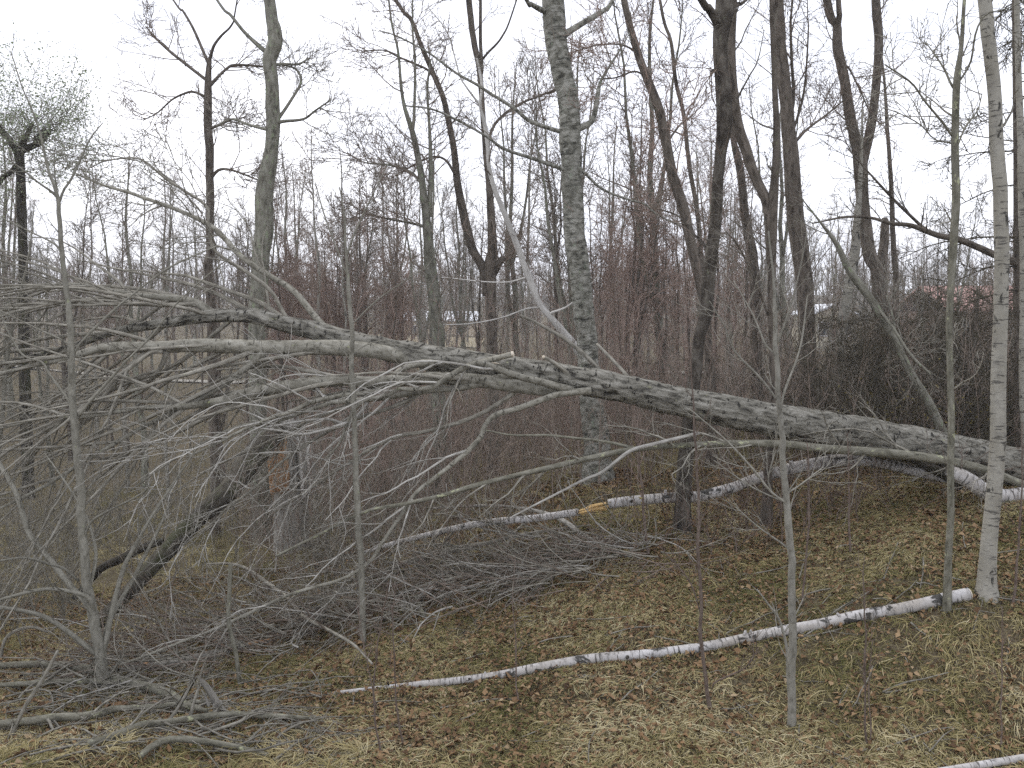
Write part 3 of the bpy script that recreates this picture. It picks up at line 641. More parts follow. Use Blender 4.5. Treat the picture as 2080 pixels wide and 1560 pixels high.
def leaves(mb, pos, rng, size, flat=0.75, asp=0.62, nrm_hint=None):
    """bent leaf shapes: two quads folded along the midrib"""
    n = len(pos); yaw = rng.uniform(0, 2 * math.pi, n)
    up = nrm(np.stack([rng.normal(size=n) * (1 - flat), rng.normal(size=n) * (1 - flat), np.ones(n) * max(flat, 0.05) + rng.normal(size=n) * (1 - flat)], -1))
    if nrm_hint is not None: up = nrm(up + nrm_hint)
    a = np.stack([np.cos(yaw), np.sin(yaw), np.zeros(n)], -1); a = nrm(a - up * (a * up).sum(-1, keepdims=True)); b = np.cross(up, a)
    s = (size * np.exp(rng.normal(0, 0.32, n)))[:, None]; fold = rng.uniform(0.05, 0.6, n)[:, None] * s; curl = rng.uniform(-0.15, 0.45, n)[:, None] * s
    V = np.stack([pos - a * s * 0.5, pos - a * s * 0.05 + b * s * asp * 0.5 + up * fold, pos + a * s * 0.5 + up * curl, pos - a * s * 0.05 - b * s * asp * 0.5 + up * fold * rng.uniform(0.2, 1, n)[:, None]], 1)
    q = (np.arange(n) * 4)[:, None]
    Q = np.concatenate([q + np.array([[0, 1, 2, 2]]), q + np.array([[0, 2, 3, 3]])])
    tone = np.clip(rng.beta(1.7, 1.9, n), 0, 1); B = np.zeros((n, 4, 3)); B[..., 0] = tone[:, None]
    mb.add(V.reshape(-1, 3), Q, B.reshape(-1, 3))
willow()

# ------------------------------------------------------------------ the fallen poplar
LINES = {}
def fallen_poplar():
    rng = np.random.default_rng(77)
    A = np.array([np.r_[P(u, v, Y), px(w, Y)] for u, v, w, Y in [
        (2420, 1012, 90, 12.0), (2250, 988, 84, 11.85), (2080, 952, 80, 11.7), (1960, 926, 78, 11.6), (1850, 903, 77, 11.5), (1730, 882, 75, 11.4), (1615, 862, 72, 11.3), (1500, 839, 66, 11.2), (1380, 816, 61, 11.15), (1250, 786, 57, 11.1),
        (1130, 765, 56, 11.1), (1030, 749, 54, 11.15), (900, 731, 52, 11.25), (800, 713, 49, 11.35), (700, 692, 44, 11.45), (640, 672, 38, 11.5), (572, 656, 33, 11.55), (505, 641, 31, 11.6), (420, 643, 27, 11.7), (336, 656, 21, 11.8), (235, 673, 16, 11.9),
        (151, 702, 12, 12.0), (60, 725, 9, 12.1), (-60, 750, 6, 12.2)]])
    t = thing('fallen_poplar_tree', 'huge fallen poplar whose furrowed trunk spans the picture from right to left', 'fallen tree', (A[2, 0], A[2, 1], float(gz(A[2, 0], A[2, 1]))))
    S = resample(spline(A, 8), 0.028)
    MB().add(*log(S[:, :3], S[:, 3], 64, 0.13, (15, 15, 6), 3)).build('trunk', M['fallen'], t)
    rows = {
        'B': ([(830, 730, 26), (780, 715, 30), (700, 706, 33), (620, 704, 31), (538, 705, 30), (404, 703, 28), (320, 705, 24), (219, 705, 20), (151, 722, 14), (60, 745, 9), (-40, 768, 6)], 11.25, 10.9),
        'C': ([(1165, 792, 22), (1100, 790, 28), (1026, 780, 29), (892, 769, 26), (757, 776, 25), (700, 771, 25), (589, 783, 25), (488, 803, 24), (437, 816, 18), (370, 826, 13), (286, 828, 10), (168, 847, 9), (100, 847, 7), (0, 870, 5)], 11.0, 10.6),
        'A2': ([(440, 642, 20), (427, 634, 19), (397, 614, 16), (336, 604, 14), (286, 599, 12), (235, 591, 10), (168, 579, 8), (100, 578, 6), (0, 580, 4)], 11.7, 12.3),
        'A3': ([(400, 620, 10), (387, 618, 10), (336, 619, 9), (215, 618, 7), (151, 611, 6), (70, 625, 5), (0, 640, 4)], 11.75, 11.2),
        'D': ([(535, 717, 15), (498, 749, 14), (450, 782, 12), (404, 810, 12), (320, 853, 10), (235, 900, 9), (135, 961, 8), (34, 1015, 6), (-40, 1050, 4)], 11.05, 10.2),
        'E': ([(330, 713, 11), (303, 717, 10), (252, 755, 9), (206, 795, 8), (161, 833, 7), (80, 880, 6), (0, 920, 5)], 10.95, 10.5),
        'F': ([(338, 715, 12), (336, 722, 11), (327, 745, 10), (313, 760, 8), (262, 779, 6), (188, 813, 5), (110, 850, 4)], 11.0, 11.4),
        'G': ([(700, 686, 14), (656, 661, 14), (599, 594, 13), (552, 564, 12), (488, 518, 11), (431, 461, 10), (353, 424, 8), (279, 397, 7), (202, 373, 5), (151, 350, 3)], 11.45, 12.6),
        'H': ([(610, 662, 9), (582, 645, 9), (552, 594, 8), (505, 554, 8), (437, 507, 7), (425, 450, 6), (417, 414, 6), (336, 363, 5), (283, 323, 4), (219, 325, 3), (185, 340, 2)], 11.55, 11.0),
        'I': ([(880, 738, 16), (858, 737, 15), (814, 750, 12), (767, 789, 11), (720, 800, 10), (690, 803, 10), (640, 815, 9), (585, 838, 8), (540, 852, 7), (470, 885, 6), (380, 930, 4)], 11.0, 10.3),
        'J': ([(1160, 793, 16), (1144, 788, 16), (1100, 775, 15), (1060, 766, 14), (1015, 750, 13), (993, 741, 13), (966, 738, 12), (925, 756, 12), (878, 783, 11), (835, 789, 9), (808, 789, 9), (784, 803, 8), (737, 816, 7), (710, 850, 6), (690, 900, 5), (662, 930, 4)], 10.88, 10.5),
        'J2': ([(962, 741, 11), (983, 733, 12), (1010, 727, 12), (1040, 719, 12)], 10.86, 10.75),
        'K': ([(1200, 794, 16), (1170, 796, 15), (1127, 803, 14), (1060, 826, 13), (1010, 840, 12), (986, 863, 11), (976, 887, 11), (952, 914, 11), (925, 937, 10), (892, 964, 9), (841, 1005, 9), (812, 1050, 8), (775, 1105, 8), (745, 1145, 7), (690, 1178, 7), (605, 1203, 7), (540, 1230, 7), (461, 1267, 7), (370, 1303, 6), (303, 1330, 5), (225, 1356, 4)], 10.9, 9.95),
        'L': ([(1070, 775, 12), (1057, 785, 12), (1026, 810, 10), (976, 840, 9), (925, 860, 9), (858, 877, 8), (808, 887, 8), (757, 910, 7), (707, 941, 6), (640, 985, 5), (560, 1040, 4)], 11.0, 10.9),
        'Mm': ([(1040, 765, 14), (1010, 768, 15), (942, 786, 14), (858, 796, 13), (774, 806, 12), (690, 817, 10), (669, 819, 10), (592, 846, 9), (535, 860, 8), (496, 863, 7), (458, 877, 6), (400, 908, 5), (330, 950, 4), (260, 1000, 3)], 10.95, 10.4),
        'N': ([(850, 800, 10), (828, 813, 9), (784, 830, 8), (727, 848, 8), (688, 862, 8), (640, 890, 7), (592, 923, 7), (563, 946, 6), (525, 985, 6), (467, 1031, 5), (429, 1065, 4), (370, 1110, 3)], 10.85, 10.6),
        'O': ([(1225, 765, 9), (1205, 736, 9), (1161, 699, 8), (1110, 668, 7), (1057, 641, 5)], 11.2, 11.5),
        'O2': ([(1290, 785, 8), (1269, 759, 8), (1240, 728, 7), (1211, 699, 5)], 11.2, 11.6),
        'O3': ([(1160, 765, 10), (1141, 749, 9), (1120, 734, 8), (1104, 725, 7)], 11.0, 10.9),
        'Q': ([(540, 868, 4), (590, 860, 5), (640, 852, 5), (670, 851, 6), (705, 860, 7), (730, 840, 7), (748, 818, 7)], 10.5, 10.75),
        'R': ([(500, 866, 4), (573, 876, 5), (611, 883, 6), (669, 871, 6), (705, 860, 7)], 10.5, 10.5)}
    lines = []
    for key, (rw, y0, y1) in rows.items():
        B = trace(rw, y0, y1); Sb = resample(spline(B, 6), 0.05)
        Sb[:, :3] += (np.stack([fbm(Sb[:, 0] * 2.2, i * 9.1, 0, len(lines), 3) for i in range(3)], -1) - 0.5) * 0.035 * np.clip(np.linspace(0, 6, len(Sb)), 0, 1)[:, None]
        mat = 'paletwig' if key in 'QR' else ('limb' if rw[0][2] > 13 or key in ('J2', 'D') else 'twig')
        o = MB().add(*log(Sb[:, :3], Sb[:, 3], 14 if rw[0][2] > 18 else 9, 0.05, seed=len(lines))).build('limb', M[mat], t)
        if key in ('J2', 'O3'):
            MB().add(*log(np.array([Sb[-1, :3], Sb[-1, :3] + nrm(Sb[-1, :3] - Sb[-2, :3]) * 0.02]), np.array([Sb[-1, 3] * 1.04, Sb[-1, 3] * 0.9]), 9)).build('broken_end', M['endgrain'], o)
        lines.append((key, B)); LINES[key] = B
    # limb tip on the trunk: small torn crotch
    cr = P(975, 736, 10.84); rr = np.random.default_rng(5)
    Pc = cr[None, None] + np.cumsum(np.concatenate([rr.normal(size=(9, 1, 3)) * [0.05, 0.01, 0.015], np.tile(np.array([[[0.045, 0, -0.004]]]), (9, 3, 1)) + rr.normal(size=(9, 3, 3)) * 0.008], 1), 1)
    MB().tubes(Pc, np.tile(np.array([[0.012, 0.012, 0.008, 0.002]]), (9, 1)), 4).build('torn_wood', M['endgrain'], t)
    lines.append(('A', np.array(A[14:])))
    # fine branchwork
    left = np.array([-0.9, 0.30, -0.35])
    def sub(keys, n, **k):
        L = [fixn(spline(B, 3), 16) for key, B in lines if key in keys]
        return spawn(np.stack([x[:, :3] for x in L]), np.minimum(np.stack([x[:, 3] for x in L]), 0.04), n, rng, **k)
    thick, pale, fine = MB(), MB(), MB()
    batches = []
    batches.append(sub(('A', 'B', 'C', 'A2', 'A3', 'D', 'E', 'F'), 13, t0=0.12, t1=1, ang=(10, 42), ln=(1.8, 4.2), rr=0.8, rmin=0.013, npts=12, wig=0.055, up=-0.012, pull=left, pullw=0.045))
    batches.append(sub(('G', 'H'), 9, t0=0.3, t1=1, ang=(20, 50), ln=(0.6, 1.5), rr=0.5, rmin=0.007, npts=9, wig=0.13, up=0.03, pull=left, pullw=0.06))
    batches.append(sub(('I', 'J', 'K', 'L', 'Mm', 'N'), 10, t0=0.25, t1=1, ang=(18, 60), ln=(0.8, 2.3), rr=0.65, rmin=0.0095, npts=12, wig=0.13, up=-0.05, pull=left, pullw=0.035))
    for bi, (P1, R1) in enumerate(batches):
        P1 = keep_above(P1); (thick if bi < 2 else pale).tubes(P1, R1, 5)
        P2, R2 = spawn(P1, R1, 5, rng, 0.15, 1, (20, 60), (0.35, 1.2), 0.62, 0.0060, 8, -0.025 if bi != 1 else 0.03, 0.12, left, 0.03)
        P2 = keep_above(P2); (pale if bi == 2 else thick).tubes(P2, R2, 3)
        P3, R3 = spawn(P2, R2, 3 if bi else 2, rng, 0.15, 1, (25, 60), (0.15, 0.5), 0.7, 0.0042, 6, -0.02, 0.25); P3 = keep_above(P3); fine.tubes(P3, R3, 3)
    tag(thick.build('twigs', M['twig'], t), kind='stuff'); tag(pale.build('twigs', M['paletwig'], t), kind='stuff'); tag(fine.build('twigs', M['twig'], t), kind='stuff')
fallen_poplar()

# ------------------------------------------------------------------ other fallen wood
def on_ground(rows, lift=0.0, bias=None):
    """traced rows laid where their sight lines meet the ground"""
    out = []
    for i, (u, v, w) in enumerate(rows):
        Y = gh(u, v + w * 0.35); p = P(u, v, Y); out.append(np.r_[p, px(w, Y)])
    A = np.array(out)
    A[:, 1] = np.convolve(np.pad(A[:, 1], 1, 'edge'), [0.25, 0.5, 0.25], 'valid')
    for i, (u, v, w) in enumerate(rows):
        A[i, :3] = P(u, v, A[i, 1]); A[i, 2] = max(A[i, 2], float(gz(A[i, 0], A[i, 1])) + A[i, 3] * 0.55) + lift
    return A
def fallen(name, label, A, mat, cat='fallen branch', k=12, rough=0.05, seed=1, twigs=None, tmat='twig', group=None, step=0.04, part='trunk', freq=(9, 9, 3)):
    rng = np.random.default_rng(seed); S = resample(spline(A, 6), step)
    t = thing(name, label, cat, (A[0, 0], A[0, 1], float(gz(A[0, 0], A[0, 1]))), group)
    MB().add(*log(S[:, :3], S[:, 3], k, rough, freq, seed)).build(part, M[mat], t)
    if twigs:
        n1, l1, n2, l2, n3, l3, pull, pw = twigs; L = fixn(S, 16); mb = MB()
        P1, R1 = spawn(L[None, :, :3], np.minimum(L[None, :, 3], 0.03), n1, rng, 0.1, 1, (20, 65), l1, 0.55, 0.004, 8, -0.02, 0.15, pull, pw); P1 = keep_above(P1); mb.tubes(P1, R1, 4)
        P2, R2 = spawn(P1, R1, n2, rng, 0.15, 1, (20, 60), l2, 0.65, 0.0035, 6, -0.02, 0.18, pull, pw * 0.5); P2 = keep_above(P2); mb.tubes(P2, R2, 3)
        if n3:
            P3, R3 = spawn(P2, R2, n3, rng, 0.1, 1, (20, 60), l3, 0.7, 0.003, 4, -0.02, 0.2); P3 = keep_above(P3); mb.tubes(P3, R3, 3)
        tag(mb.build('twigs', M[tmat], t), kind='stuff')
    return t

def stubs(t, A, n, seed, mat='birch'):
    rng = np.random.default_rng(seed); S = resample(spline(A, 5), 0.03)
    for i in range(n):
        k = int(rng.integers(3, len(S) - 3)); T = nrm(S[k + 1, :3] - S[k - 1, :3]); r = rng.normal(size=3); r[2] = abs(r[2]) * 0.8 + 0.1; r[1] = -abs(r[1]); d = nrm(r - T * np.dot(r, T)) + T * rng.uniform(-0.5, 0.5); L = S[k, 3] + rng.uniform(0.015, 0.07)
        p = np.stack([S[k, :3] + d * L * f for f in (0.3, 0.75, 1.0)]); w = S[k, 3] * rng.uniform(0.18, 0.34); MB().add(*log(p, np.array([w * 1.5, w, w * 0.8]), 7, 0.1, seed=i)).build('stub', M['darkbark'] if i % 2 else M[mat], t)
    for i in range(n):                                   # curls of peeling bark
        k = int(rng.integers(3, len(S) - 3)); T = nrm(S[k + 1, :3] - S[k - 1, :3]); up = nrm(np.array([0, -0.6, 0.8]) - T * np.dot([0, -0.6, 0.8], T)); sd = np.cross(T, up); a0 = rng.uniform(-1.2, 1.2); R0 = S[k, 3]; wd = rng.uniform(0.015, 0.04); m = 6; V = []
        for j in range(m):
            a = a0 + j * 0.28; rr = R0 * (1.06 + 0.012 * j * j); c = S[k, :3] + rr * (math.cos(a) * up + math.sin(a) * sd); V += [c - T * wd, c + T * wd]
        q = np.arange(m - 1)[:, None] * 2 + np.array([[0, 1, 3, 2]]); V = np.array(V); MB().add(V, q, V * 1.0).build('bark_curl', M[mat], t)

# cut birch across the slope
A = on_ground([(662, 1413, 6), (690, 1408, 9), (757, 1399, 9), (835, 1392, 13), (993, 1375, 17), (1094, 1358, 20), (1195, 1339, 21), (1296, 1331, 21), (1390, 1323, 20), (1430, 1314, 20), (1498, 1301, 21), (1582, 1283, 22), (1666, 1270, 23), (1750, 1250, 24), (1834, 1237, 24), (1918, 1217, 25), (1968, 1207, 27)])
t = fallen('birch_log', 'long white birch pole lying across the grassy slope, sawn end toward the standing birch', A, 'birch', 'log', 22, 0.07, 51, step=0.03)
stubs(t, A, 9, 3)
e = A[-1]; d = nrm(A[-1, :3] - A[-2, :3])
MB().add(*log(np.array([e[:3], e[:3] + d * 0.012]), np.array([e[3] * 0.9, e[3] * 0.86]), 20)).build('cut_end', M['endgrain'], t)
A = on_ground([(1840, 1580, 12), (1952, 1560, 15), (2080, 1540, 17), (2200, 1522, 18)])
fallen('birch_log', 'white birch pole cropped by the lower right picture corner', A, 'birch', 'log', 18, 0.035, 52, step=0.03)
# arched birch under the trunk
def laid(rows, Ys): return np.array([np.r_[P(u, v, Y), px(w, Y)] for (u, v, w), Y in zip(rows, Ys)])
rows = [(1960, 978, 18), (1905, 968, 20), (1834, 951, 22), (1784, 938, 24), (1716, 935, 26), (1666, 941, 25), (1609, 951, 24), (1531, 974, 22), (1481, 993, 22), (1414, 1009, 22), (1346, 1012, 21), (1262, 1020, 21), (1236, 1024, 20)]
A = laid(rows, np.linspace(11.6, 11.75, len(rows)))
t = fallen('arched_birch_tree', 'white birch stem arched beneath the fallen trunk and snapped at its left end', A, 'birch', 'fallen tree', 20, 0.07, 53, step=0.03)
stubs(t, A, 6, 4)
rows2 = [(1175, 1040, 15), (1161, 1042, 15), (1094, 1052, 15), (993, 1061, 14), (925, 1073, 13), (858, 1089, 11), (798, 1104, 9), (740, 1122, 6)]
B = laid(rows2, np.linspace(11.7, 12.0, len(rows2))); S = resample(spline(B, 6), 0.03)
fallen('snapped_birch_top', 'thin white birch top with yellow split wood lying beyond the tangled brush', B, 'birch', 'log', 16, 0.04, 54, (7, (0.5, 1.1), 5, (0.2, 0.6), 2, (0.1, 0.25), np.array([-1, 0, 0]), 0.04), 'greycrown', step=0.03)
sp_t = [o for o in COL.objects if o.name.startswith('snapped_birch_top')][0]
rng = np.random.default_rng(9); q0 = P(1240, 1026, 11.72); q1 = P(1168, 1042, 11.7)
for i in range(16):
    a, b = rng.uniform(0, 0.45), rng.uniform(0.55, 1.0); off = rng.normal(size=3) * [0.0, 0.025, 0.03]
    pts = np.array([q0 + (q1 - q0) * s + off * (1 - 0.4 * s) for s in np.linspace(a, b, 4)]) + rng.normal(size=(4, 3)) * 0.005
    w_ = rng.uniform(0.008, 0.02); V, Q, Bb = log(pts, np.array([w_ * 0.6, w_, w_, w_ * 0.3]), 4)
    MB().add(V, Q, Bb).build('splinter', M['splinter'], sp_t, smooth=False)
A = laid([(1925, 955, 20), (1950, 966, 30), (1982, 985, 32), (1996, 995, 32), (2040, 1020, 30), (2080, 1042, 30), (2140, 1075, 30)], [10.9] * 7)
for i in range(7): A[i, 2] = max(A[i, 2], float(gz(A[i, 0], A[i, 1])) + 0.05)
fallen('birch_log', 'stout birch log slanting down behind the foot of the standing birch', A, 'birch', 'log', 20, 0.04, 55)
A = laid([(1838, 926, 14), (1850, 931, 18), (1890, 950, 20), (1924, 968, 20), (1950, 990, 18)], [11.2] * 5)
fallen('brown_log', 'short reddish brown rotten log tucked under the fallen trunk', A, 'darkbark', 'log', 14, 0.08, 56)
# slim lichened tree under the trunk
rows = [(2200, 1030, 17), (2080, 985, 17), (1986, 950, 18), (1885, 930, 19), (1784, 919, 19), (1683, 912, 18), (1582, 902, 16), (1481, 901, 14), (1380, 905, 12), (1329, 908, 12), (1262, 917, 12), (1195, 931, 11), (1111, 951, 11), (1026, 971, 10), (959, 988, 10), (892, 1008, 9), (820, 1024, 8), (740, 1040, 7), (650, 1085, 6), (560, 1130, 5)]
A = laid(rows, np.r_[np.linspace(11.0, 10.85, 7), np.linspace(10.8, 10.3, 13)])
t = fallen('lichened_sapling', 'slim fallen tree spotted with yellow lichen running just below the big trunk', A, 'lichen', 'fallen tree', 14, 0.06, 57, (22, (0.5, 1.6), 6, (0.3, 0.9), 3, (0.12, 0.35), np.array([-0.9, 0, -0.3]), 0.09), 'twig')
for rw, y0, y1, m in (([(1420, 880, 7), (1390, 887, 8), (1329, 902, 8), (1279, 917, 8), (1225, 958, 7), (1188, 974, 6), (1127, 1005, 5), (1040, 1050, 4)], 10.7, 10.3, 'paletwig'), ([(1310, 912, 7), (1289, 910, 7), (1228, 897, 6), (1161, 889, 5), (1111, 884, 5), (1043, 884, 4), (986, 874, 3)], 10.75, 10.6, 'lichen')):
    B = trace(rw, y0, y1); S = resample(spline(B, 6), 0.04); MB().add(*log(S[:, :3], S[:, 3], 9, 0.05, seed=3)).build('limb', M[m], t)

# brush: individual fallen branches on the ground in the middle
BR = [
    ([(880, 1035, 5), (993, 1042, 6), (1077, 1060, 8), (1138, 1086, 10), (1188, 1112, 11), (1235, 1132, 10), (1282, 1137, 6)], 'paletwig', 'bleached branch pointing down right at the edge of the brush'),
    ([(1077, 1065, 5), (1050, 1105, 5), (1025, 1145, 6), (1006, 1176, 6)], 'twig', 'straight grey stick rising from the front of the brush'),
    ([(421, 1160, 4), (471, 1172, 6), (505, 1184, 7), (545, 1218, 8), (585, 1277, 8), (616, 1291, 8), (670, 1318, 7), (720, 1350, 6), (757, 1382, 5)], 'twig', 'kinked branch running down to the thin tip of the birch pole'),
    ([(1250, 1112, 3), (1130, 1150, 6), (1040, 1165, 8), (960, 1190, 9), (860, 1215, 9), (760, 1240, 8), (640, 1270, 7), (520, 1300, 5)], 'twig', 'long low branch lying along the front foot of the brush'),
    ([(1200, 1080, 4), (1080, 1110, 7), (960, 1140, 9), (840, 1170, 9), (720, 1210, 8), (600, 1250, 6)], 'twig', 'grey branch lying midway up the brush, parallel to the birch top'),
    ([(1010, 1120, 4), (900, 1150, 7), (800, 1190, 9), (690, 1240, 8), (590, 1300, 6)], 'twig', 'dark branch slanting through the thickest part of the brush'),
    ([(845, 1215, 12), (852, 1235, 11), (862, 1262, 9)], 'lichen', 'short lichened stub sticking out below the brush')]
for i, (rw, m, lab) in enumerate(BR):
    A = on_ground(rw, 0.02 + 0.05 * (i % 3))
    A[:, 2] += 0.12 * np.sin(np.linspace(0, math.pi, len(A))) * (i < 6)
    fallen('fallen_branch', lab, A, m, 'branch', 9, 0.06, 60 + i, (14, (0.4, 1.2), 6, (0.25, 0.8), 3, (0.1, 0.3), np.array([-0.8, -0.1, 0.1]), 0.06) if i in (3, 4, 5) else None, 'greycrown' if i != 4 else 'twig')

def brush():
    for nm, lab, mat, N, seed, rs, vo in (('brush_twigs', 'dense tangle of thin grey twigs in the brush below the fallen trunk', 'twig', 300, 1, (0.006, 0.013), 0), ('dark_brush_twigs', 'dark brown twigs deep inside the brush heap', 'browncrown', 260, 2, (0.005, 0.010), 6),
                                          ('pale_brush_twigs', 'bleached curling twigs lying over the brush heap', 'paletwig', 70, 3, (0.007, 0.014), -12)):
        rng = np.random.default_rng(640 + seed); mb = MB(); n = 12
        s = rng.random(N); u = 1300 - 1080 * s + rng.normal(size=N) * 50; vc = np.interp(u, [200, 500, 800, 1050, 1280], [1330, 1275, 1205, 1150, 1112]); v = vc + rng.normal(size=N) * (22 + 22 * s) + vo
        Y = np.array([gh(a, b) for a, b in zip(u, v + 30)]); st = np.array([P(a, b, c) for a, b, c in zip(u, v, Y)])
        d = nrm(np.stack([-np.ones(N) * np.where(rng.random(N) < 0.85, 1, -1), rng.normal(size=N) * 0.5, rng.normal(-0.05, 0.33, N)], -1)); L = rng.uniform(0.4, 1.6, N); Pt = np.empty((N, n, 3)); Pt[:, 0] = st
        cv = rng.normal(size=(N, 3)) * 0.09
        for j in range(1, n):
            d = nrm(d + cv + rng.normal(size=(N, 3)) * 0.09 - np.array([0, 0, 0.02])); Pt[:, j] = Pt[:, j - 1] + d * (L / (n - 1))[:, None]
        Pt = keep_above(Pt, 0.015); R = (rng.uniform(*rs, N))[:, None] * np.linspace(1, 0.35, n)[None]; mb.tubes(Pt, R, 4)
        P2, R2 = spawn(Pt, R, 5, rng, 0.1, 1, (20, 60), (0.2, 0.7), 0.65, 0.0038, 7, -0.015, 0.2); mb.tubes(keep_above(P2), R2, 3)
        tag(mb.build(nm, M[mat]), lab, 'brush', None, 'stuff')
    # loose sticks on the ground
    rng = np.random.default_rng(655); N = 420; mb = MB(); k = rng.random(N) < 0.45
    u = np.where(k, rng.uniform(-60, 760, N), rng.uniform(0, 2150, N)); v = np.where(k, rng.uniform(1370, 1560, N), rng.uniform(1080, 1560, N)); keep = v > np.interp(u, [0, 700, 1200, 1600, 2100], [1340, 1300, 1130, 1070, 1020]) + 10; u, v = u[keep], v[keep]; N = len(u)
    Y = np.array([gh(a, b) for a, b in zip(u, v)]); x = (u - U0) / F * Y; a = rng.normal(0.15, 0.9, N); L = rng.uniform(0.15, 0.75, N); t_ = np.linspace(-0.5, 0.5, 6)
    X = x[:, None] + np.cos(a)[:, None] * L[:, None] * t_ + np.cumsum(rng.normal(size=(N, 6)) * 0.008, 1); YY = Y[:, None] + np.sin(a)[:, None] * L[:, None] * t_; Z = gz(X, YY) + 0.02 + np.cumsum(rng.normal(size=(N, 6)) * 0.006, 1)
    mb.tubes(np.stack([X, YY, Z], -1), rng.uniform(0.0035, 0.010, N)[:, None] * np.linspace(1, 0.5, 6)[None], 4)
    N = 95; u = rng.uniform(-80, 640, N); v = rng.uniform(1375, 1535, N); Y = np.array([gh(a_, b_) for a_, b_ in zip(u, v)]); x = (u - U0) / F * Y; a = rng.normal(0.1, 0.5, N) * rng.choice([1, 1, -1], N); L = rng.uniform(0.4, 1.4, N); t_ = np.linspace(-0.5, 0.5, 9)
    bow = rng.normal(size=N)[:, None] * 0.12 * L[:, None] * np.cos(t_ * math.pi)
    X = x[:, None] + np.cos(a)[:, None] * L[:, None] * t_ - np.sin(a)[:, None] * bow; YY = Y[:, None] + np.sin(a)[:, None] * L[:, None] * t_ + np.cos(a)[:, None] * bow; Z = gz(X, YY) + 0.03 + rng.uniform(0, 0.12, N)[:, None] * np.cos(t_ * 2.6) + np.cumsum(rng.normal(size=(N, 9)) * 0.006, 1)
    Pd = np.stack([X, YY, Z], -1); Rd = rng.uniform(0.006, 0.014, N)[:, None] * np.linspace(1, 0.45, 9)[None]; mb.tubes(Pd, Rd, 5)
    Pe, Re = spawn(Pd, Rd, 3, rng, 0.2, 1, (25, 60), (0.15, 0.5), 0.6, 0.004, 6, 0.02, 0.15); mb.tubes(keep_above(Pe), Re, 3)
    tag(mb.build('ground_twigs', M['twig']), 'loose sticks and twigs scattered over the leaf litter', 'twigs', None, 'stuff')
brush()

def lz(pts): return [(0 + x * 0.3365, 1035 + y * 0.3365, w) for x, y, w in pts]     # read off an enlarged corner
LL = [
    ([(-60, 985, 9), (0, 980, 9), (200, 970, 10), (420, 990, 11), (560, 1010, 12), (700, 1070, 12), (900, 1115, 12), (1030, 1165, 12), (1120, 1220, 10), (1250, 1290, 6)], 'lichen', 'thick curved branch with pale lichen sweeping right from the picture edge'),
    ([(-60, 1105, 7), (0, 1100, 7), (200, 1090, 8), (400, 1078, 8), (600, 1078, 8), (750, 1088, 7), (880, 1105, 5)], 'lichen', 'straight pale branch lying level below the sapling clump'),
    ([(-60, 1345, 11), (0, 1340, 11), (150, 1330, 12), (350, 1300, 12), (500, 1310, 12), (620, 1270, 11), (700, 1250, 10), (850, 1240, 8), (1050, 1220, 7), (1250, 1200, 4)], 'lichen', 'wavy dark branch low in the corner with a white peeled stretch'),
    ([(540, 1500, 10), (700, 1410, 11), (850, 1350, 11), (1000, 1340, 10), (1200, 1300, 9), (1400, 1280, 8), (1500, 1290, 8), (1700, 1295, 7), (1920, 1320, 4)], 'lichen', 'long branch arching over the dry grass with a pale lichen knot'),
    ([(850, 1570, 13), (920, 1480, 14), (1050, 1435, 14), (1300, 1460, 13), (1500, 1500, 11), (1620, 1545, 8)], 'lichen', 'bow-shaped branch half buried in dry grass at the bottom'),
    ([(60, 1370, 7), (140, 1210, 7), (260, 1020, 7), (350, 850, 5)], 'twig', 'stick leaning up steeply in the lower corner'),
    ([(0, 900, 6), (40, 770, 6), (180, 710, 6), (290, 740, 4)], 'twig', 'hooked stick bending over at the picture edge'),
    ([(1200, 1440, 4), (1430, 1335, 6), (1500, 1290, 5)], 'twig', 'thin stick crossing the arching lichened branch'),
    ([(1450, 1060, 7), (1435, 960, 8), (1420, 850, 8), (1380, 680, 8), (1385, 500, 8), (1392, 330, 7)], 'lichen', 'upright dead stick standing bare in front of the brush')]
for i, (rw, m, lab) in enumerate(LL):
    rw = [(a, b, c * ((1.5 if i < 4 else 1.0) if i < 5 else 1.15)) for a, b, c in lz(rw)]
    if i in (5, 6, 8):
        b = rw[0]; Y = gh(b[0], min(b[1] + 3, 1500)); A = trace(rw, Y, Y + 0.1); A[0, 2] = float(gz(A[0, 0], A[0, 1])) - 0.03
    else: A = on_ground(rw, 0.07)
    fallen('fallen_branch', lab, A, m, 'branch', 11, 0.09, 80 + i, (11, (0.25, 0.9), 3, (0.15, 0.5), 2, (0.1, 0.2), None, 0.0) if i < 4 else None, 'twig')
A = on_ground(lz([(640, 965, 10), (720, 962, 14), (900, 958, 22), (1100, 930, 24), (1230, 895, 24), (1350, 868, 20), (1500, 825, 14), (1650, 790, 10)]))
t = fallen('rotten_log', 'rotten log with bare orange wood at its ends left of the birch pole', A, 'greywood', 'log', 18, 0.12, 95)
for s0, s1 in ((0, 3), (6, 8)):
    B = A[s0:s1].copy(); B = spline(B, 5); B[:, 2] += B[:, 3] * 0.7; B[:, 1] -= B[:, 3] * 0.3; B[:, 3] *= 0.5
    MB().add(*log(B[:, :3], B[:, 3], 8, 0.15, seed=4)).build('bare_wood', M['rotwood'], t)
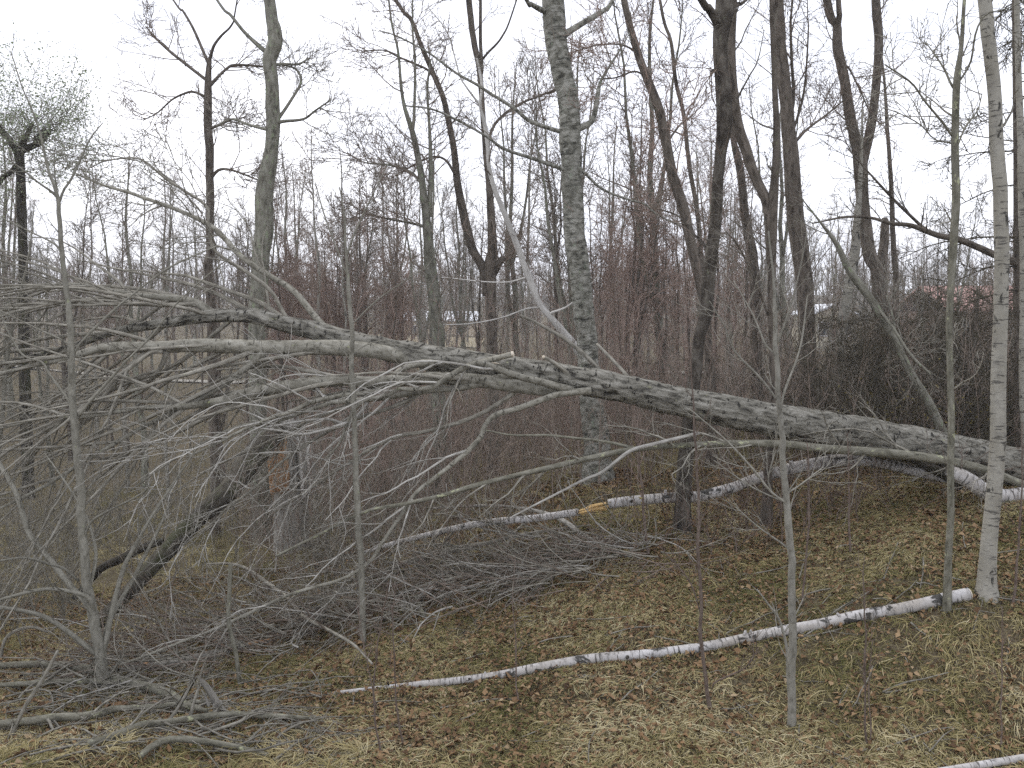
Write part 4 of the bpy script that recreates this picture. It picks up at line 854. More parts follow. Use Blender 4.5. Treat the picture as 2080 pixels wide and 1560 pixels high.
# grey weathered root crown
Yw = gh(440, 1462)
t = thing('weathered_stump', 'bleached splintered stump poking up among the fallen lichened branches', 'stump', (P(430, 1462, Yw)[0], Yw, float(gz(P(430, 1462, Yw)[0], Yw))))
rr_ = np.random.default_rng(17)
for i, (tp, md, bt) in enumerate((((1195, 1010, 5), (1262, 1090, 15), (1345, 1240, 19)), ((1225, 1030, 3), (1290, 1120, 9), (1300, 1235, 13)), ((1330, 1150, 3), (1345, 1200, 8), (1390, 1250, 10)), ((1215, 1085, 2), (1240, 1130, 6), (1262, 1190, 7)), ((1180, 1018, 7), (1140, 1080, 9), (1085, 1175, 11)))):
    B = trace(lz([bt, md, tp]), Yw + rr_.uniform(-0.06, 0.1), Yw + rr_.uniform(-0.05, 0.1)); S = resample(spline(B, 5), 0.025); MB().add(*log(S[:, :3], S[:, 3], 12, 0.28, (16, 16, 5), seed=i)).build('root' if i == 4 else 'splinter', M['darkbark' if i == 4 else 'greywood'], t)

# snapped tree on the left: splintered stump and the top that hinged down from it
Ys = 17.0
def snapped():
    A = up_from_ground([(582, 850, 26), (586, 880, 48), (588, 920, 58), (590, 970, 62), (592, 1010, 66)], Ys, 0)
    t = thing('snapped_stump', 'standing broken stump with orange rotten wood behind the left-hand limbs', 'stump', (A[0, 0], A[0, 1], float(gz(A[0, 0], A[0, 1]))))
    S = resample(spline(A, 6), 0.04); MB().add(*log(S[:, :3], S[:, 3], 22, 0.16, (10, 10, 1.5), 6)).build('trunk', M['greywood'], t)
    rr = np.random.default_rng(3)
    for i in range(14):
        u = 563 + rr.uniform(-15, 17); v0 = 888 + rr.uniform(-15, 20); v1 = rr.uniform(960, 1015); B = trace([(u + rr.uniform(-6, 6), v0, 3), (u, v0 + 25, 11), (u + 3, v1 - 30, 14), (u + 4, v1, 9)], Ys - 0.27 - rr.uniform(0, 0.06))
        Sb = resample(spline(B, 4), 0.05); MB().add(*log(Sb[:, :3], Sb[:, 3], 6, 0.2, seed=i)).build('rotten_strip', M['rotwood'], t)
    for i in range(10):
        u = 590 + i * 5 + rr.uniform(-3, 3); B = trace([(u - 6, 868 + rr.uniform(-10, 25), 3), (u - 2, 905, 7), (u + 3, 955, 8), (u + 6, 1000 + rr.uniform(-10, 15), 6)], Ys - 0.29 + abs(u - 612) * 0.004)
        Sb = resample(spline(B, 4), 0.05); MB().add(*log(Sb[:, :3], Sb[:, 3], 6, 0.2, seed=i)).build('bark_strip', M['snagpale'] if i % 3 == 1 else M['greywood'], t)
    for i in range(8):
        u = 560 + i * 7; B = trace([(u + rr.uniform(-3, 3), 905, 10), (u + rr.uniform(-4, 4), 870, 9), (u + rr.uniform(-6, 6), 850 - rr.uniform(0, 45), 2)], Ys + rr.uniform(-0.1, 0.2)); MB().add(*log(B[:, :3], B[:, 3], 5, 0.1, seed=i)).build('splinter', M['greywood'], t, smooth=False)
    Yg = gh(195, 1282)
    rows = [(568, 872, 36), (538, 900, 50), (507, 942, 50), (479, 980, 46), (450, 1010, 43), (402, 1052, 38), (338, 1120, 35), (298, 1162, 32), (254, 1210, 30), (195, 1272, 27)]
    A = laid(rows, np.linspace(Ys - 0.2, Yg, len(rows)))
    fallen('snapped_tree', 'dark mossy trunk leaning down left from the broken stump', A, 'darkbark', 'fallen tree', 20, 0.1, 97)
    rows = [(330, 1098, 14), (286, 1115, 16), (240, 1138, 18), (209, 1152, 16), (180, 1182, 14), (150, 1215, 12)]
    A = laid(rows, np.linspace(14.5, gh(150, 1225), 6)); fallen('dark_log', 'thin dark log lying behind the sapling clump beside the mossy trunk', A, 'darkbark', 'log', 12, 0.1, 98)
snapped()

# ------------------------------------------------------------------ saplings in front
def sapling(name, label, rows, limbs=(), mat='sapling', seed=1, Y=None, n1=7, l1=(0.2, 0.7), n2=3, l2=(0.1, 0.35), t0=0.35, base=None, k=10, cat='sapling', ang=(30, 55), up=0.1, tmat=None):
    """rows run from tip to foot"""
    b = rows[-1]; Y = Y or gh(b[0], b[1]); rng = np.random.default_rng(seed)
    A = trace(rows, Y)[::-1]
    g0 = float(gz(A[0, 0], A[0, 1]))
    if A[0, 2] > g0 - 0.02: A = np.vstack([np.array([[A[0, 0], A[0, 1], g0 - 0.08, A[0, 3] * 1.15]]), A])
    S = resample(spline(A, 6), 0.05)
    S[:, :3] += (np.stack([fbm(S[:, 2] * 4, seed, i * 5.1, seed, 3) for i in range(3)], -1) - 0.5) * 0.03
    t = thing(name, label, cat, (A[0, 0], A[0, 1], g0))
    MB().add(*log(S[:, :3], S[:, 3], k, 0.04, seed=seed)).build('stem', M[mat], t)
    lines = [A]
    for rws in limbs:
        dy = 0.0
        if isinstance(rws, tuple): rws, dy = rws
        B = trace(rws, Y, Y + dy); Sb = resample(spline(B, 6), 0.05)
        MB().add(*log(Sb[:, :3], Sb[:, 3], 7, 0.04, seed=seed)).build('branch', M[mat], t); lines.append(B)
    if n1:
        mb = MB(); L = [fixn(x, 12) for x in lines]
        P1, R1 = spawn(np.stack([x[:, :3] for x in L]), np.minimum(np.stack([x[:, 3] for x in L]), 0.02), n1, rng, t0, 1, ang, l1, 0.5, 0.0032, 7, up, 0.07); mb.tubes(P1, R1, 4)
        if n2:
            P2, R2 = spawn(P1, R1, n2, rng, 0.25, 1, (25, 50), l2, 0.65, 0.0026, 5, up * 0.7, 0.09); mb.tubes(P2, R2, 3)
        tag(mb.build('twigs', M[tmat or mat], t), kind='stuff')
    return t

sapling('grey_sapling', 'straight pale grey sapling standing in the grass in front of everything, right of centre', [
    (1560, 470, 3), (1570, 560, 5), (1574, 640, 8), (1577, 702, 10), (1579, 786, 10), (1585, 836, 11), (1589, 904, 12), (1595, 971, 13), (1600, 1022, 14), (1601, 1069, 15), (1605, 1119, 15), (1608, 1186, 15), (1610, 1271, 16), (1609, 1338, 17), (1609, 1405, 17), (1607, 1478, 19)], [
    ([(1580, 815, 5), (1575, 808, 5), (1545, 769, 5), (1491, 712, 4), (1474, 668, 3), (1441, 611, 2)], -0.2), ([(1585, 830, 5), (1595, 790, 5), (1616, 736, 4), (1629, 688, 4), (1640, 600, 2)], 0.2),
    ([(1598, 1024, 6), (1595, 1020, 6), (1565, 998, 5), (1525, 948, 5), (1474, 894, 4), (1400, 830, 2)], -0.3), ([(1568, 1000, 4), (1560, 975, 3), (1567, 945, 3), (1575, 917, 2)], -0.1), ([(1602, 1000, 4), (1625, 985, 3), (1673, 948, 2)], 0.2),
    ([(1607, 1119, 5), (1590, 1105, 4), (1540, 1070, 3), (1495, 1030, 2)], 0.1), ([(1600, 1022, 4), (1575, 1012, 3), (1520, 985, 3), (1450, 935, 2)], 0.3), ([(1578, 720, 4), (1555, 700, 4), (1530, 640, 3), (1490, 570, 2)], 0.2),
    ([(1577, 700, 5), (1600, 640, 4), (1622, 560, 3), (1640, 470, 2)], -0.2)], seed=101, n1=5, l1=(0.25, 0.7), t0=0.3)
sapling('grey_sapling', 'short forked twig sapling touching the pale grey sapling at the birch pole', [(1538, 1197, 3), (1560, 1227, 4), (1582, 1257, 5), (1594, 1304, 6), (1599, 1345, 7), (1603, 1420, 8)], [([(1590, 1290, 3), (1615, 1250, 3), (1632, 1215, 2)], 0.1)], seed=102, n1=3, l1=(0.1, 0.25), n2=2)
sapling('thin_sapling', 'thin reddish sapling crossing the middle of the birch pole', [
    (1402, 700, 2), (1406, 780, 3), (1410, 860, 4), (1416, 960, 5), (1420, 1035, 6), (1420, 1119, 7), (1424, 1203, 7), (1424, 1287, 8), (1430, 1355, 8), (1444, 1442, 10)], [([(1446, 1400, 3), (1454, 1385, 4), (1515, 1355, 3), (1541, 1314, 2)], -0.1), ([(1424, 1250, 3), (1400, 1180, 3), (1340, 1110, 2)], 0.1)], 'redsapling', 103, n1=8, l1=(0.15, 0.45))
sapling('thin_sapling', 'pair of thin stems rising in the grass right of the pale grey sapling', [(1755, 1130, 1.5), (1758, 1254, 3), (1757, 1340, 4), (1757, 1429, 4), (1762, 1500, 5), (1764, 1570, 5)], [([(1764, 1545, 4), (1769, 1480, 3), (1764, 1400, 2), (1772, 1300, 1.5)], -0.05)], 'redsapling', 104, Y=7.5, n1=5, l1=(0.1, 0.3))
sapling('thin_sapling', 'single hair-thin stem low in the right-hand grass', [(2035, 1230, 1.5), (2037, 1300, 2), (2036, 1380, 3), (2034, 1470, 3), (2033, 1526, 4)], [], 'redsapling', 105, n1=4, l1=(0.08, 0.25))
sapling('thin_sapling', 'thin dark stem right beside the foot of the standing birch', [(2078, 860, 2), (2076, 960, 3), (2072, 1069, 4), (2066, 1150, 5), (2058, 1230, 6)], [], 'redsapling', 106, n1=7, l1=(0.15, 0.4))
sapling('thin_sapling', 'thin stem on the slope between the pale sapling and slim lichened tree', [(1722, 880, 2), (1724, 960, 3), (1724, 1035, 4), (1725, 1125, 5)], [], 'redsapling', 107, n1=7, l1=(0.12, 0.35))
sapling('thin_sapling', 'thin stem hugging the right side of the pale grey sapling', [(1640, 900, 2), (1642, 980, 3), (1643, 1069, 4), (1636, 1150, 4), (1630, 1230, 5)], [], 'redsapling', 108, n1=7, l1=(0.12, 0.35))
sapling('thin_sapling', 'russet stem standing left of the dark stump-like trunk base', [(1285, 820, 2), (1295, 900, 4), (1303, 980, 5), (1308, 1050, 6), (1318, 1130, 7)], [], 'redsapling', 109, n1=8, l1=(0.15, 0.4), tmat='redcrown')
sapling('thin_sapling', 'thin arching stem left of the birch pole tip, lowest in the grass', [(790, 1180, 1.5), (775, 1260, 3), (764, 1340, 3), (762, 1405, 4), (766, 1480, 4), (772, 1535, 5)], [([(765, 1440, 3), (745, 1340, 2), (728, 1240, 1.5)], 0.05)], 'redsapling', 110, n1=5, l1=(0.1, 0.3))
sapling('thin_sapling', 'thin straight stem rising over the birch pole near its thin end', [(800, 1190, 1.5), (798, 1280, 3), (800, 1371, 3), (806, 1440, 4), (818, 1520, 5)], [], 'redsapling', 111, n1=5, l1=(0.1, 0.3))
sapling('thin_sapling', 'hair-thin stem crossing the middle left stretch of the birch pole', [(1045, 1130, 1.5), (1043, 1220, 2), (1046, 1300, 3), (1048, 1360, 3), (1054, 1430, 4)], [], 'redsapling', 112, n1=4, l1=(0.1, 0.3))
sapling('smooth_sapling', 'smooth grey-green sapling rising in front of the big trunk where it forks', [
    (690, 380, 2), (698, 440, 4), (703, 500, 5), (707, 567, 7), (714, 651, 9), (715, 736, 10), (719, 836, 11), (722, 937, 12), (725, 1005, 13), (730, 1100, 14), (735, 1210, 13), (738, 1310, 14)], [
    ([(704, 520, 4), (722, 470, 4), (755, 400, 3), (790, 330, 2)], -0.2), ([(706, 560, 4), (690, 520, 3), (660, 440, 3), (640, 370, 2)], 0.2), ([(714, 660, 3), (760, 615, 3), (800, 585, 2), (870, 540, 1.5)], -0.1), ([(715, 720, 3), (745, 700, 3), (785, 690, 2)], 0.2)], 'oldsapling', 113, n1=5, l1=(0.2, 0.6))
# multi-stemmed clump at the left
Yk = gh(212, 1392)
sapling('sapling_clump', 'smooth many-stemmed grey sapling clump at the left with one tall stem', [
    (20, 104, 2), (44, 168, 2.5), (67, 229, 3.5), (84, 290, 4.5), (100, 350, 6), (118, 404, 8), (121, 437, 9), (128, 521, 10), (131, 550, 10), (141, 635, 12), (145, 735, 14), (148, 820, 15), (155, 904, 16), (165, 1005, 17), (168, 1069, 18), (174, 1170, 20), (188, 1254, 22), (202, 1321, 24), (212, 1392, 28)], [
    ([(119, 410, 6), (112, 395, 5), (77, 370, 4), (40, 340, 3), (0, 313, 2)], -0.2), ([(120, 412, 6), (130, 385, 5), (145, 363, 5), (165, 320, 4), (185, 279, 3), (209, 249, 2)], 0.2),
    ([(200, 1330, 12), (182, 1318, 12), (135, 1281, 11), (84, 1250, 10), (0, 1233, 8), (-60, 1225, 6)], -0.3), ([(192, 1250, 10), (182, 1217, 10), (148, 1203, 9), (87, 1197, 8), (0, 1218, 6)], -0.5),
    ([(185, 1225, 9), (180, 1200, 8), (188, 1170, 8), (195, 1126, 7), (185, 1075, 6), (168, 1035, 5), (130, 975, 4), (90, 920, 3)], 0.4), ([(208, 1330, 12), (215, 1304, 12), (232, 1223, 11), (252, 1153, 10), (269, 1119, 9), (303, 1058, 7), (350, 985, 5), (420, 880, 3)], 0.3),
    ([(210, 1345, 10), (219, 1270, 10), (269, 1180, 9), (289, 1139, 8), (320, 1080, 6), (345, 1020, 4)], 0.6), ([(180, 1235, 12), (168, 1217, 12), (135, 1180, 12), (101, 1136, 12), (60, 1085, 12), (34, 1005, 11), (0, 944, 10), (-40, 870, 8)], 0.6),
    ([(160, 1180, 6), (130, 1155, 6), (101, 1146, 6), (50, 1133, 5), (0, 1139, 4)], -0.4), ([(150, 840, 6), (140, 815, 6), (100, 760, 5), (85, 735, 4), (45, 720, 4), (10, 660, 3), (-10, 600, 2)], -0.2),
    ([(160, 845, 7), (175, 825, 6), (215, 780, 6), (260, 730, 5), (310, 680, 4), (365, 610, 3), (470, 520, 2), (520, 490, 1.5)], -0.3), ([(150, 720, 5), (165, 695, 5), (220, 640, 5), (280, 590, 4), (350, 540, 4), (440, 500, 3)], 0.3),
    ([(145, 705, 4), (125, 690, 4), (70, 665, 3), (0, 630, 2)], 0.2), ([(170, 1100, 5), (185, 1060, 5), (225, 1035, 4), (275, 1010, 4), (305, 985, 3), (320, 930, 2)], -0.2), ([(128, 520, 4), (110, 495, 4), (60, 470, 3), (0, 440, 2)], 0.3)], 'oldsapling', 120, Y=Yk, n1=4, l1=(0.25, 0.8), n2=3, k=14, t0=0.35)
sapling('leaning_sapling', 'thin leaning sapling at the far left edge curving over the limbs', [(70, 420, 2), (60, 520, 4), (30, 640, 6), (12, 760, 8), (0, 900, 9), (-8, 1100, 11), (-10, 1330, 12)], [], 'oldsapling', 121, n1=10, l1=(0.3, 0.8))

# ------------------------------------------------------------------ the wood behind: copies of a few bare trees
def proto(name, label, seed, h, r, mat, cmat, group, spread=1.0, low=0.3, forks=1):
    rng = np.random.default_rng(seed)
    t = thing(name, label, 'tree', (0, 0, 0), group); n = 12
    z = np.linspace(-0.15, h, n); A = np.stack([np.cumsum(rng.normal(size=n) * 0.06 * h / 12), np.cumsum(rng.normal(size=n) * 0.06 * h / 12), z, r * (1 - z / h * 0.88)], -1); A[:, :2] -= A[0, :2]
    mb = MB(); S = spline(A, 2); mb.add(*log(S[:, :3], S[:, 3], 7, 0.06, seed=seed))
    lines = [A]
    for f in range(forks):
        i = int(n * rng.uniform(0.25, 0.5)); dirx = rng.normal(size=2); dirx /= np.linalg.norm(dirx); s = np.linspace(0, 1, 8); H = (h - z[i]) * rng.uniform(0.7, 0.95)
        B = np.stack([A[i, 0] + dirx[0] * (0.16 * H * s ** 0.7) + rng.normal(size=8) * 0.03, A[i, 1] + dirx[1] * (0.16 * H * s ** 0.7) + rng.normal(size=8) * 0.03, z[i] + H * s, A[i, 3] * (0.75 - 0.65 * s)], -1)
        Sb = spline(B, 2); mb.add(*log(Sb[:, :3], Sb[:, 3], 6, 0.06, seed=seed)); lines.append(B)
    mb.build('trunk', M[mat], t)
    cb = MB(); Pt = np.stack([fixn(L, 14)[:, :3] for L in lines]); R = np.minimum(np.stack([fixn(L, 14)[:, 3] for L in lines]), 0.06)
    P1, R1 = spawn(Pt, R, 13, rng, low, 0.99, (28, 60), (1.0 * spread, 2.4 * spread), 0.45, 0.013, 7, 0.10, 0.14); cb.tubes(P1, R1, 3)
    P2, R2 = spawn(P1, R1, 7, rng, 0.12, 1, (25, 60), (0.4, 1.1), 0.6, 0.010, 5, 0.06, 0.18); cb.tubes(P2, R2, 3)
    P3, R3 = spawn(P2, R2, 5, rng, 0.1, 1, (25, 65), (0.15, 0.5), 0.7, 0.008, 3, 0.03, 0.2); cb.tubes(P3, R3, 3)
    cb.build('crown', M[cmat], t)
    return t
PR = [proto('wood_tree', 'bare grey-brown tree in the wood far behind the fallen trunk', 201, 12, 0.13, 'greytree', 'greycrown', 'bare grey-brown trees of the far wood'),
      proto('wood_tree', 'bare grey-brown tree in the wood far behind the fallen trunk', 202, 11, 0.11, 'brown', 'greycrown', 'bare grey-brown trees of the far wood', 0.8, 0.2),
      proto('wood_tree', 'bare grey-brown tree in the wood far behind the fallen trunk', 203, 13, 0.15, 'greytree', 'browncrown', 'bare grey-brown trees of the far wood', 1.0, 0.25, 2),
      proto('wood_tree', 'bare grey-brown tree in the wood far behind the fallen trunk', 204, 9, 0.08, 'brown', 'browncrown', 'bare grey-brown trees of the far wood', 0.7, 0.15)]
RD = [proto('red_bud_tree', 'small red-twigged tree in bud behind the fallen trunk', 211, 8.5, 0.07, 'brown', 'redcrown', 'red-budded small trees of the far wood', 0.8, 0.12),
      proto('red_bud_tree', 'small red-twigged tree in bud behind the fallen trunk', 212, 7.5, 0.06, 'brown', 'redcrown', 'red-budded small trees of the far wood', 0.9, 0.1, 2)]
BP = [proto('far_birch_tree', 'slim pale birch among the far grey trees', 221, 11, 0.09, 'birchgrey', 'browncrown', 'slim pale birches of the far wood', 0.6, 0.4, 0)]
rng = np.random.default_rng(303)
ZONES = [(150, 'at the left picture edge'), (330, 'behind the left sapling clump'), (500, 'left of the large grey trunk'), (640, 'right of the large grey trunk'), (780, 'behind the smooth fork sapling'), (900, 'behind the slender forked trunk'),
         (1040, 'behind the joined dark pair'), (1170, 'left of the tall poplar'), (1300, 'right of the tall poplar'), (1450, 'behind the long slanting trunk'), (1600, 'behind the lichened double trunk'), (1760, 'left of the V fork'), (1920, 'right of the V fork'), (9999, 'behind the standing white birch')]
ORD = ['first', 'second', 'third', 'fourth', 'fifth', 'sixth', 'seventh', 'eighth', 'ninth', 'tenth', 'eleventh', 'twelfth', 'thirteenth', 'fourteenth', 'fifteenth', 'sixteenth', 'seventeenth', 'eighteenth', 'nineteenth', 'twentieth']
def plant(protos, spots, first, word):
    """every copy gets a label of its own: which clump of the wood it stands in, counted from the left"""
    count = {}
    for (u, Y, s) in sorted(spots):
        src = protos[int(rng.integers(len(protos)))]
        zone = next(b for a, b in ZONES if u < a); far = 'near' if Y < 32 else ('farther' if Y < 46 else 'farthest'); key = (far, zone); n = count.get(key, 0); count[key] = n + 1
        label = '%s from left of the %s %s %s' % (ORD[min(n, 19)], far, word, zone)
        x = (u - U0) / F * Y; z = float(gz(x, Y)) - 0.1; rz = rng.uniform(0, 6.28)
        if not first.get(src.name):
            first[src.name] = 1; src.location = (x, Y, z); src.rotation_euler = (0, 0, rz); src.scale = (s, s, s); src['label'] = label
        else: copy_thing(src, (x, Y, z), rz, (s, s, s), label)
first = {}
spots = []
for i in range(130):
    Y = 22 + 46 * rng.random() ** 1.15; u = (i + rng.random()) / 130 * 2500 - 210
    if u > 1640 and Y < 40: Y += 20
    s = rng.uniform(0.55, 0.95) * (0.9 if u > 1500 else 1.0)
    if 150 < u < 330: s *= 0.75
    spots.append((u, Y, s))
plant(PR, spots, first, 'bare trees')
plant(RD, [(rng.uniform(1215, 1500), rng.uniform(18, 38), rng.uniform(0.55, 1.0)) for i in range(13)] + [(rng.uniform(550, 860), rng.uniform(22, 38), rng.uniform(0.6, 0.95)) for i in range(12)], first, 'red-budded trees')
plant(BP, [(645, 24, 0.8), (700, 21, 0.6), (780, 34, 0.9), (1075, 30, 0.9), (1640, 30, 0.5), (250, 26, 0.7), (190, 30, 0.8), (335, 24, 0.6)], first, 'pale birches')

# far tree line: nobody could count it
def treeline():
    rng = np.random.default_rng(9); N = 1500; mb = MB()
    Y = 75 + 330 * rng.random(N) ** 1.1; x = rng.uniform(-0.75, 0.75, N) * Y; z = gz(x, Y, False); h = rng.uniform(5, 9, N) * np.clip(Y / 120, 0.75, 1.25)
    s = np.linspace(0, 1, 4); Pt = np.stack([x[:, None] + rng.normal(size=(N, 4)) * 0.2, np.repeat(Y[:, None], 4, 1), z[:, None] + h[:, None] * s], -1)
    R = (0.10 + 0.0004 * Y)[:, None] * np.linspace(1, 0.25, 4)[None]; mb.tubes(Pt, R, 3)
    P1, R1 = spawn(Pt, R, 9, rng, 0.2, 1, (25, 60), (1.5, 3.0), 0.4, 0.05, 4, 0.1, 0.15); mb.tubes(P1, R1, 3)
    P2, R2 = spawn(P1, R1, 3, rng, 0.2, 1, (25, 60), (0.7, 1.6), 0.6, 0.04, 3, 0.1, 0.2); mb.tubes(P2, R2, 3)
    tag(mb.build('far_woods', M['greycrown']), 'distant grey line of bare woods on the horizon', 'woods', None, 'stuff')
treeline()

# undergrowth behind the fallen trunk
def thicket(name, label, mat, N, urange, yrange, hrange, seed, up=0.05, n1=6, vert=0.12, skip=None, lmin=0.004):
    rng = np.random.default_rng(seed); mb = MB()
    Y = yrange[0] + (yrange[1] - yrange[0]) * rng.random(N) ** 1.2; u = rng.uniform(*urange, N); x = (u - U0) / F * Y
    if skip is not None: m = skip(u, Y); x, Y = x[~m], Y[~m]; N = len(x)
    z = gz(x, Y, False); h = (hrange[0] + (hrange[1] - hrange[0]) * rng.random(N) ** 1.5) * (0.55 + 0.9 * fbm(x * 0.35, Y * 0.35, 0, seed, 2)); s = np.linspace(0, 1, 6)
    lean = rng.normal(size=(N, 2)) * vert * rng.choice([0.6, 1.0, 3.0], (N, 1))
    Pt = np.stack([x[:, None] + lean[:, :1] * h[:, None] * s ** 1.3 + np.cumsum(rng.normal(size=(N, 6)) * 0.02, 1), Y[:, None] + lean[:, 1:] * h[:, None] * s, z[:, None] - 0.05 + h[:, None] * s], -1)
    rm = np.maximum(lmin, 0.00022 * Y); R = (rm * rng.uniform(1.1, 2.3, N))[:, None] * np.linspace(1, 0.4, 6)[None]; mb.tubes(Pt, R, 3)
    P1, R1 = spawn(Pt, R, n1, rng, 0.2, 1, (20, 50), (0.25, 0.9), 0.7, 0.0045, 5, up, 0.12); mb.tubes(P1, R1, 3)
    P2, R2 = spawn(P1, R1, 2, rng, 0.2, 1, (20, 50), (0.12, 0.4), 0.8, 0.004, 3, up, 0.12); mb.tubes(P2, R2, 3)
    return tag(mb.build(name, M[mat]), label, 'undergrowth', None, 'stuff')
thicket('grey_undergrowth', 'tangled grey brown stems of undergrowth filling the wood floor', 'greycrown', 1700, (-250, 2350), (14.5, 42), (1.0, 3.2), 401, skip=lambda u, Y: (u < 760) & (Y < 25) & (np.sin(u * 12.9 + Y * 7.7) > -0.75))
thicket('brown_undergrowth', 'brown leggy undergrowth behind the fallen trunk', 'browncrown', 1600, (500, 2300), (13.2, 30), (0.8, 2.6), 402)
thicket('red_undergrowth', 'reddish shoots of undergrowth behind the poplar', 'redcrown', 500, (620, 1520), (15, 34), (1.0, 4.0), 403)
thicket('dark_undergrowth', 'dark tangle of stems under the conifers', 'conifer', 900, (1620, 2300), (13.2, 20), (0.5, 1.9), 404, vert=0.5)
thicket('low_undergrowth', 'low grey twiggy growth on the flat ground at left', 'twig', 480, (-200, 800), (11.5, 22), (0.5, 1.5), 405, vert=0.35, skip=lambda u, Y: (u > 150) & (u < 640) & (Y < 17.2))

thicket('near_undergrowth', 'thin brown stems and shoots around the dark trunk base under the fallen trunk', 'redsapling', 75, (1230, 1960), (10.9, 12.6), (0.3, 1.1), 406, vert=0.3, n1=4)

# old yellow leaves hanging in the dark tangle, and tiny pale seed heads by the brush
def hanging():
    rng = np.random.default_rng(55); N = 900; mb = MB(); Y = rng.uniform(13, 16, N); u = rng.normal(1880, 110, N); v = rng.normal(850, 38, N)
    pos = np.array([P(a, b, c) for a, b, c in zip(u, v, Y)]); leaves(mb, pos, rng, 0.035, flat=0.2)
    tag(mb.build('yellow_leaves', M['yellowleaf']), 'old yellowish leaves clinging in the dark tangle below the conifers', 'leaves', None, 'stuff')
hanging()
def seeds():
    rng = np.random.default_rng(56); N = 130; mb = MB(); pos = np.array([P(a, b, c) for a, b, c in zip(rng.normal(1270, 42, N), rng.normal(1055, 34, N), rng.uniform(10.9, 11.4, N))])
    pos[:, 2] = np.maximum(pos[:, 2], gz(pos[:, 0], pos[:, 1]) + 0.04); leaves(mb, pos, rng, 0.02, flat=0.2)
    tag(mb.build('seed_heads', M['yellowleaf']), 'tiny pale yellow catkins and seed heads by the brush edge', 'leaves', None, 'stuff')
seeds()

# ------------------------------------------------------------------ far buildings
def boxm(x0, x1, y0, y1, z0, z1):
    V = np.array([[x, y, z] for z in (z0, z1) for y in (y0, y1) for x in (x0, x1)], float)
    return V, np.array([[0, 2, 3, 1], [4, 5, 7, 6], [0, 1, 5, 4], [2, 6, 7, 3], [0, 4, 6, 2], [1, 3, 7, 5]])
def part(name, mat, parent, *boxes):
    mb = MB()
    for b in boxes: V, Q = boxm(*b); mb.add(V, Q, V.copy())
    return mb.build(name, mat, parent, smooth=False)
def gable(name, mat, parent, x0, x1, y0, y1, z0, zr, over=0.3, th=0.12, along='x'):
    mb = MB()
    if along == 'x':
        ym = (y0 + y1) / 2
        for ya in (y0 - over, y1 + over):
            V = np.array([[x0 - over, ya, z0], [x1 + over, ya, z0], [x1 + over, ym, zr], [x0 - over, ym, zr]]); W = V + [0, 0, th]
            mb.add(np.vstack([V, W]), np.array([[0, 1, 2, 3], [4, 7, 6, 5], [0, 4, 5, 1], [1, 5, 6, 2], [3, 2, 6, 7], [0, 3, 7, 4]]))
    else:
        xm = (x0 + x1) / 2
        for xa in (x0 - over, x1 + over):
            V = np.array([[xa, y0 - over, z0], [xa, y1 + over, z0], [xm, y1 + over, zr], [xm, y0 - over, zr]]); W = V + [0, 0, th]
            mb.add(np.vstack([V, W]), np.array([[0, 1, 2, 3], [4, 7, 6, 5], [0, 4, 5, 1], [1, 5, 6, 2], [3, 2, 6, 7], [0, 3, 7, 4]]))
    return mb.build(name, mat, parent, smooth=False)
def gable_end(name, mat, parent, x0, x1, y, z0, zr, along='y'):
    V = np.array([[x0, y, z0], [x1, y, z0], [(x0 + x1) / 2, y, zr], [x0, y + 0.15, z0], [x1, y + 0.15, z0], [(x0 + x1) / 2, y + 0.15, zr]])
    return MB().add(V, np.array([[0, 1, 2, 2], [3, 5, 4, 4], [0, 3, 4, 1], [1, 4, 5, 2], [0, 2, 5, 3]])).build(name, mat, parent, smooth=False)
M['metalroof'] = plain('white_metal_roof', (0.74, 0.76, 0.80), (0.80, 0.82, 0.85), 0.5, (1, 1))
M['cream'] = plain('cream_siding', (0.62, 0.57, 0.44), (0.68, 0.63, 0.50), 1.0, (1, 1))
M['tan'] = plain('tan_siding', (0.42, 0.34, 0.24), (0.48, 0.40, 0.29), 1.0, (1, 1))
M['redroof'] = plain('faded_red_roof', (0.38, 0.23, 0.20), (0.45, 0.29, 0.26), 2.0, (1, 1))
M['brownwall'] = plain('brown_siding', (0.12, 0.085, 0.065), (0.16, 0.115, 0.09), 1.0, (1, 1))
M['glass'] = plain('dark_window_glass', (0.03, 0.035, 0.04), (0.05, 0.055, 0.06), 1.0, (1, 1)); M['glass'].node_tree.nodes['Principled BSDF'].inputs['Roughness'].default_value = 0.15
def house(name, label, u0, u1, Y, depth, v_eave, v_ridge, wall, roof, along, wins):
    x0, x1 = P(u0, 640, Y)[0], P(u1, 640, Y)[0]; ze, zr = P(u0, v_eave, Y)[2], P(u0, v_ridge, Y)[2]
    zb = float(gz((x0 + x1) / 2, Y)) - 0.4
    t = thing(name, label, 'house', ((x0 + x1) / 2, Y, zb + 0.4))
    part('wall', M[wall], t, (x0, x1, Y, Y + depth, zb, ze))
    gable('roof', M[roof], t, x0, x1, Y, Y + depth, ze - 0.02, zr, along=along)
    if along == 'y': gable_end('gable', M[wall], t, x0 + 0.02, x1 - 0.02, Y + 0.01, ze, zr - 0.05)
    w = x1 - x0
    for f in wins:
        xa = x0 + w * f; za = ze - 1.5; wd = part('window', M['metalroof'], t, (xa - 0.5, xa + 0.5, Y - 0.05, Y + 0.02, za - 0.1, za + 1.0))
        part('pane', M['glass'], wd, (xa - 0.42, xa + 0.42, Y - 0.07, Y - 0.045, za, za + 0.92))
    xa = x0 + w * 0.5; zg = max(zb + 0.4, ze - 2.3); part('door', M['brownwall'] if wall != 'brownwall' else M['tan'], t, (xa - 0.45, xa + 0.45, Y - 0.06, Y + 0.02, zb + 0.35, min(ze - 0.15, zb + 2.4)))
    return t
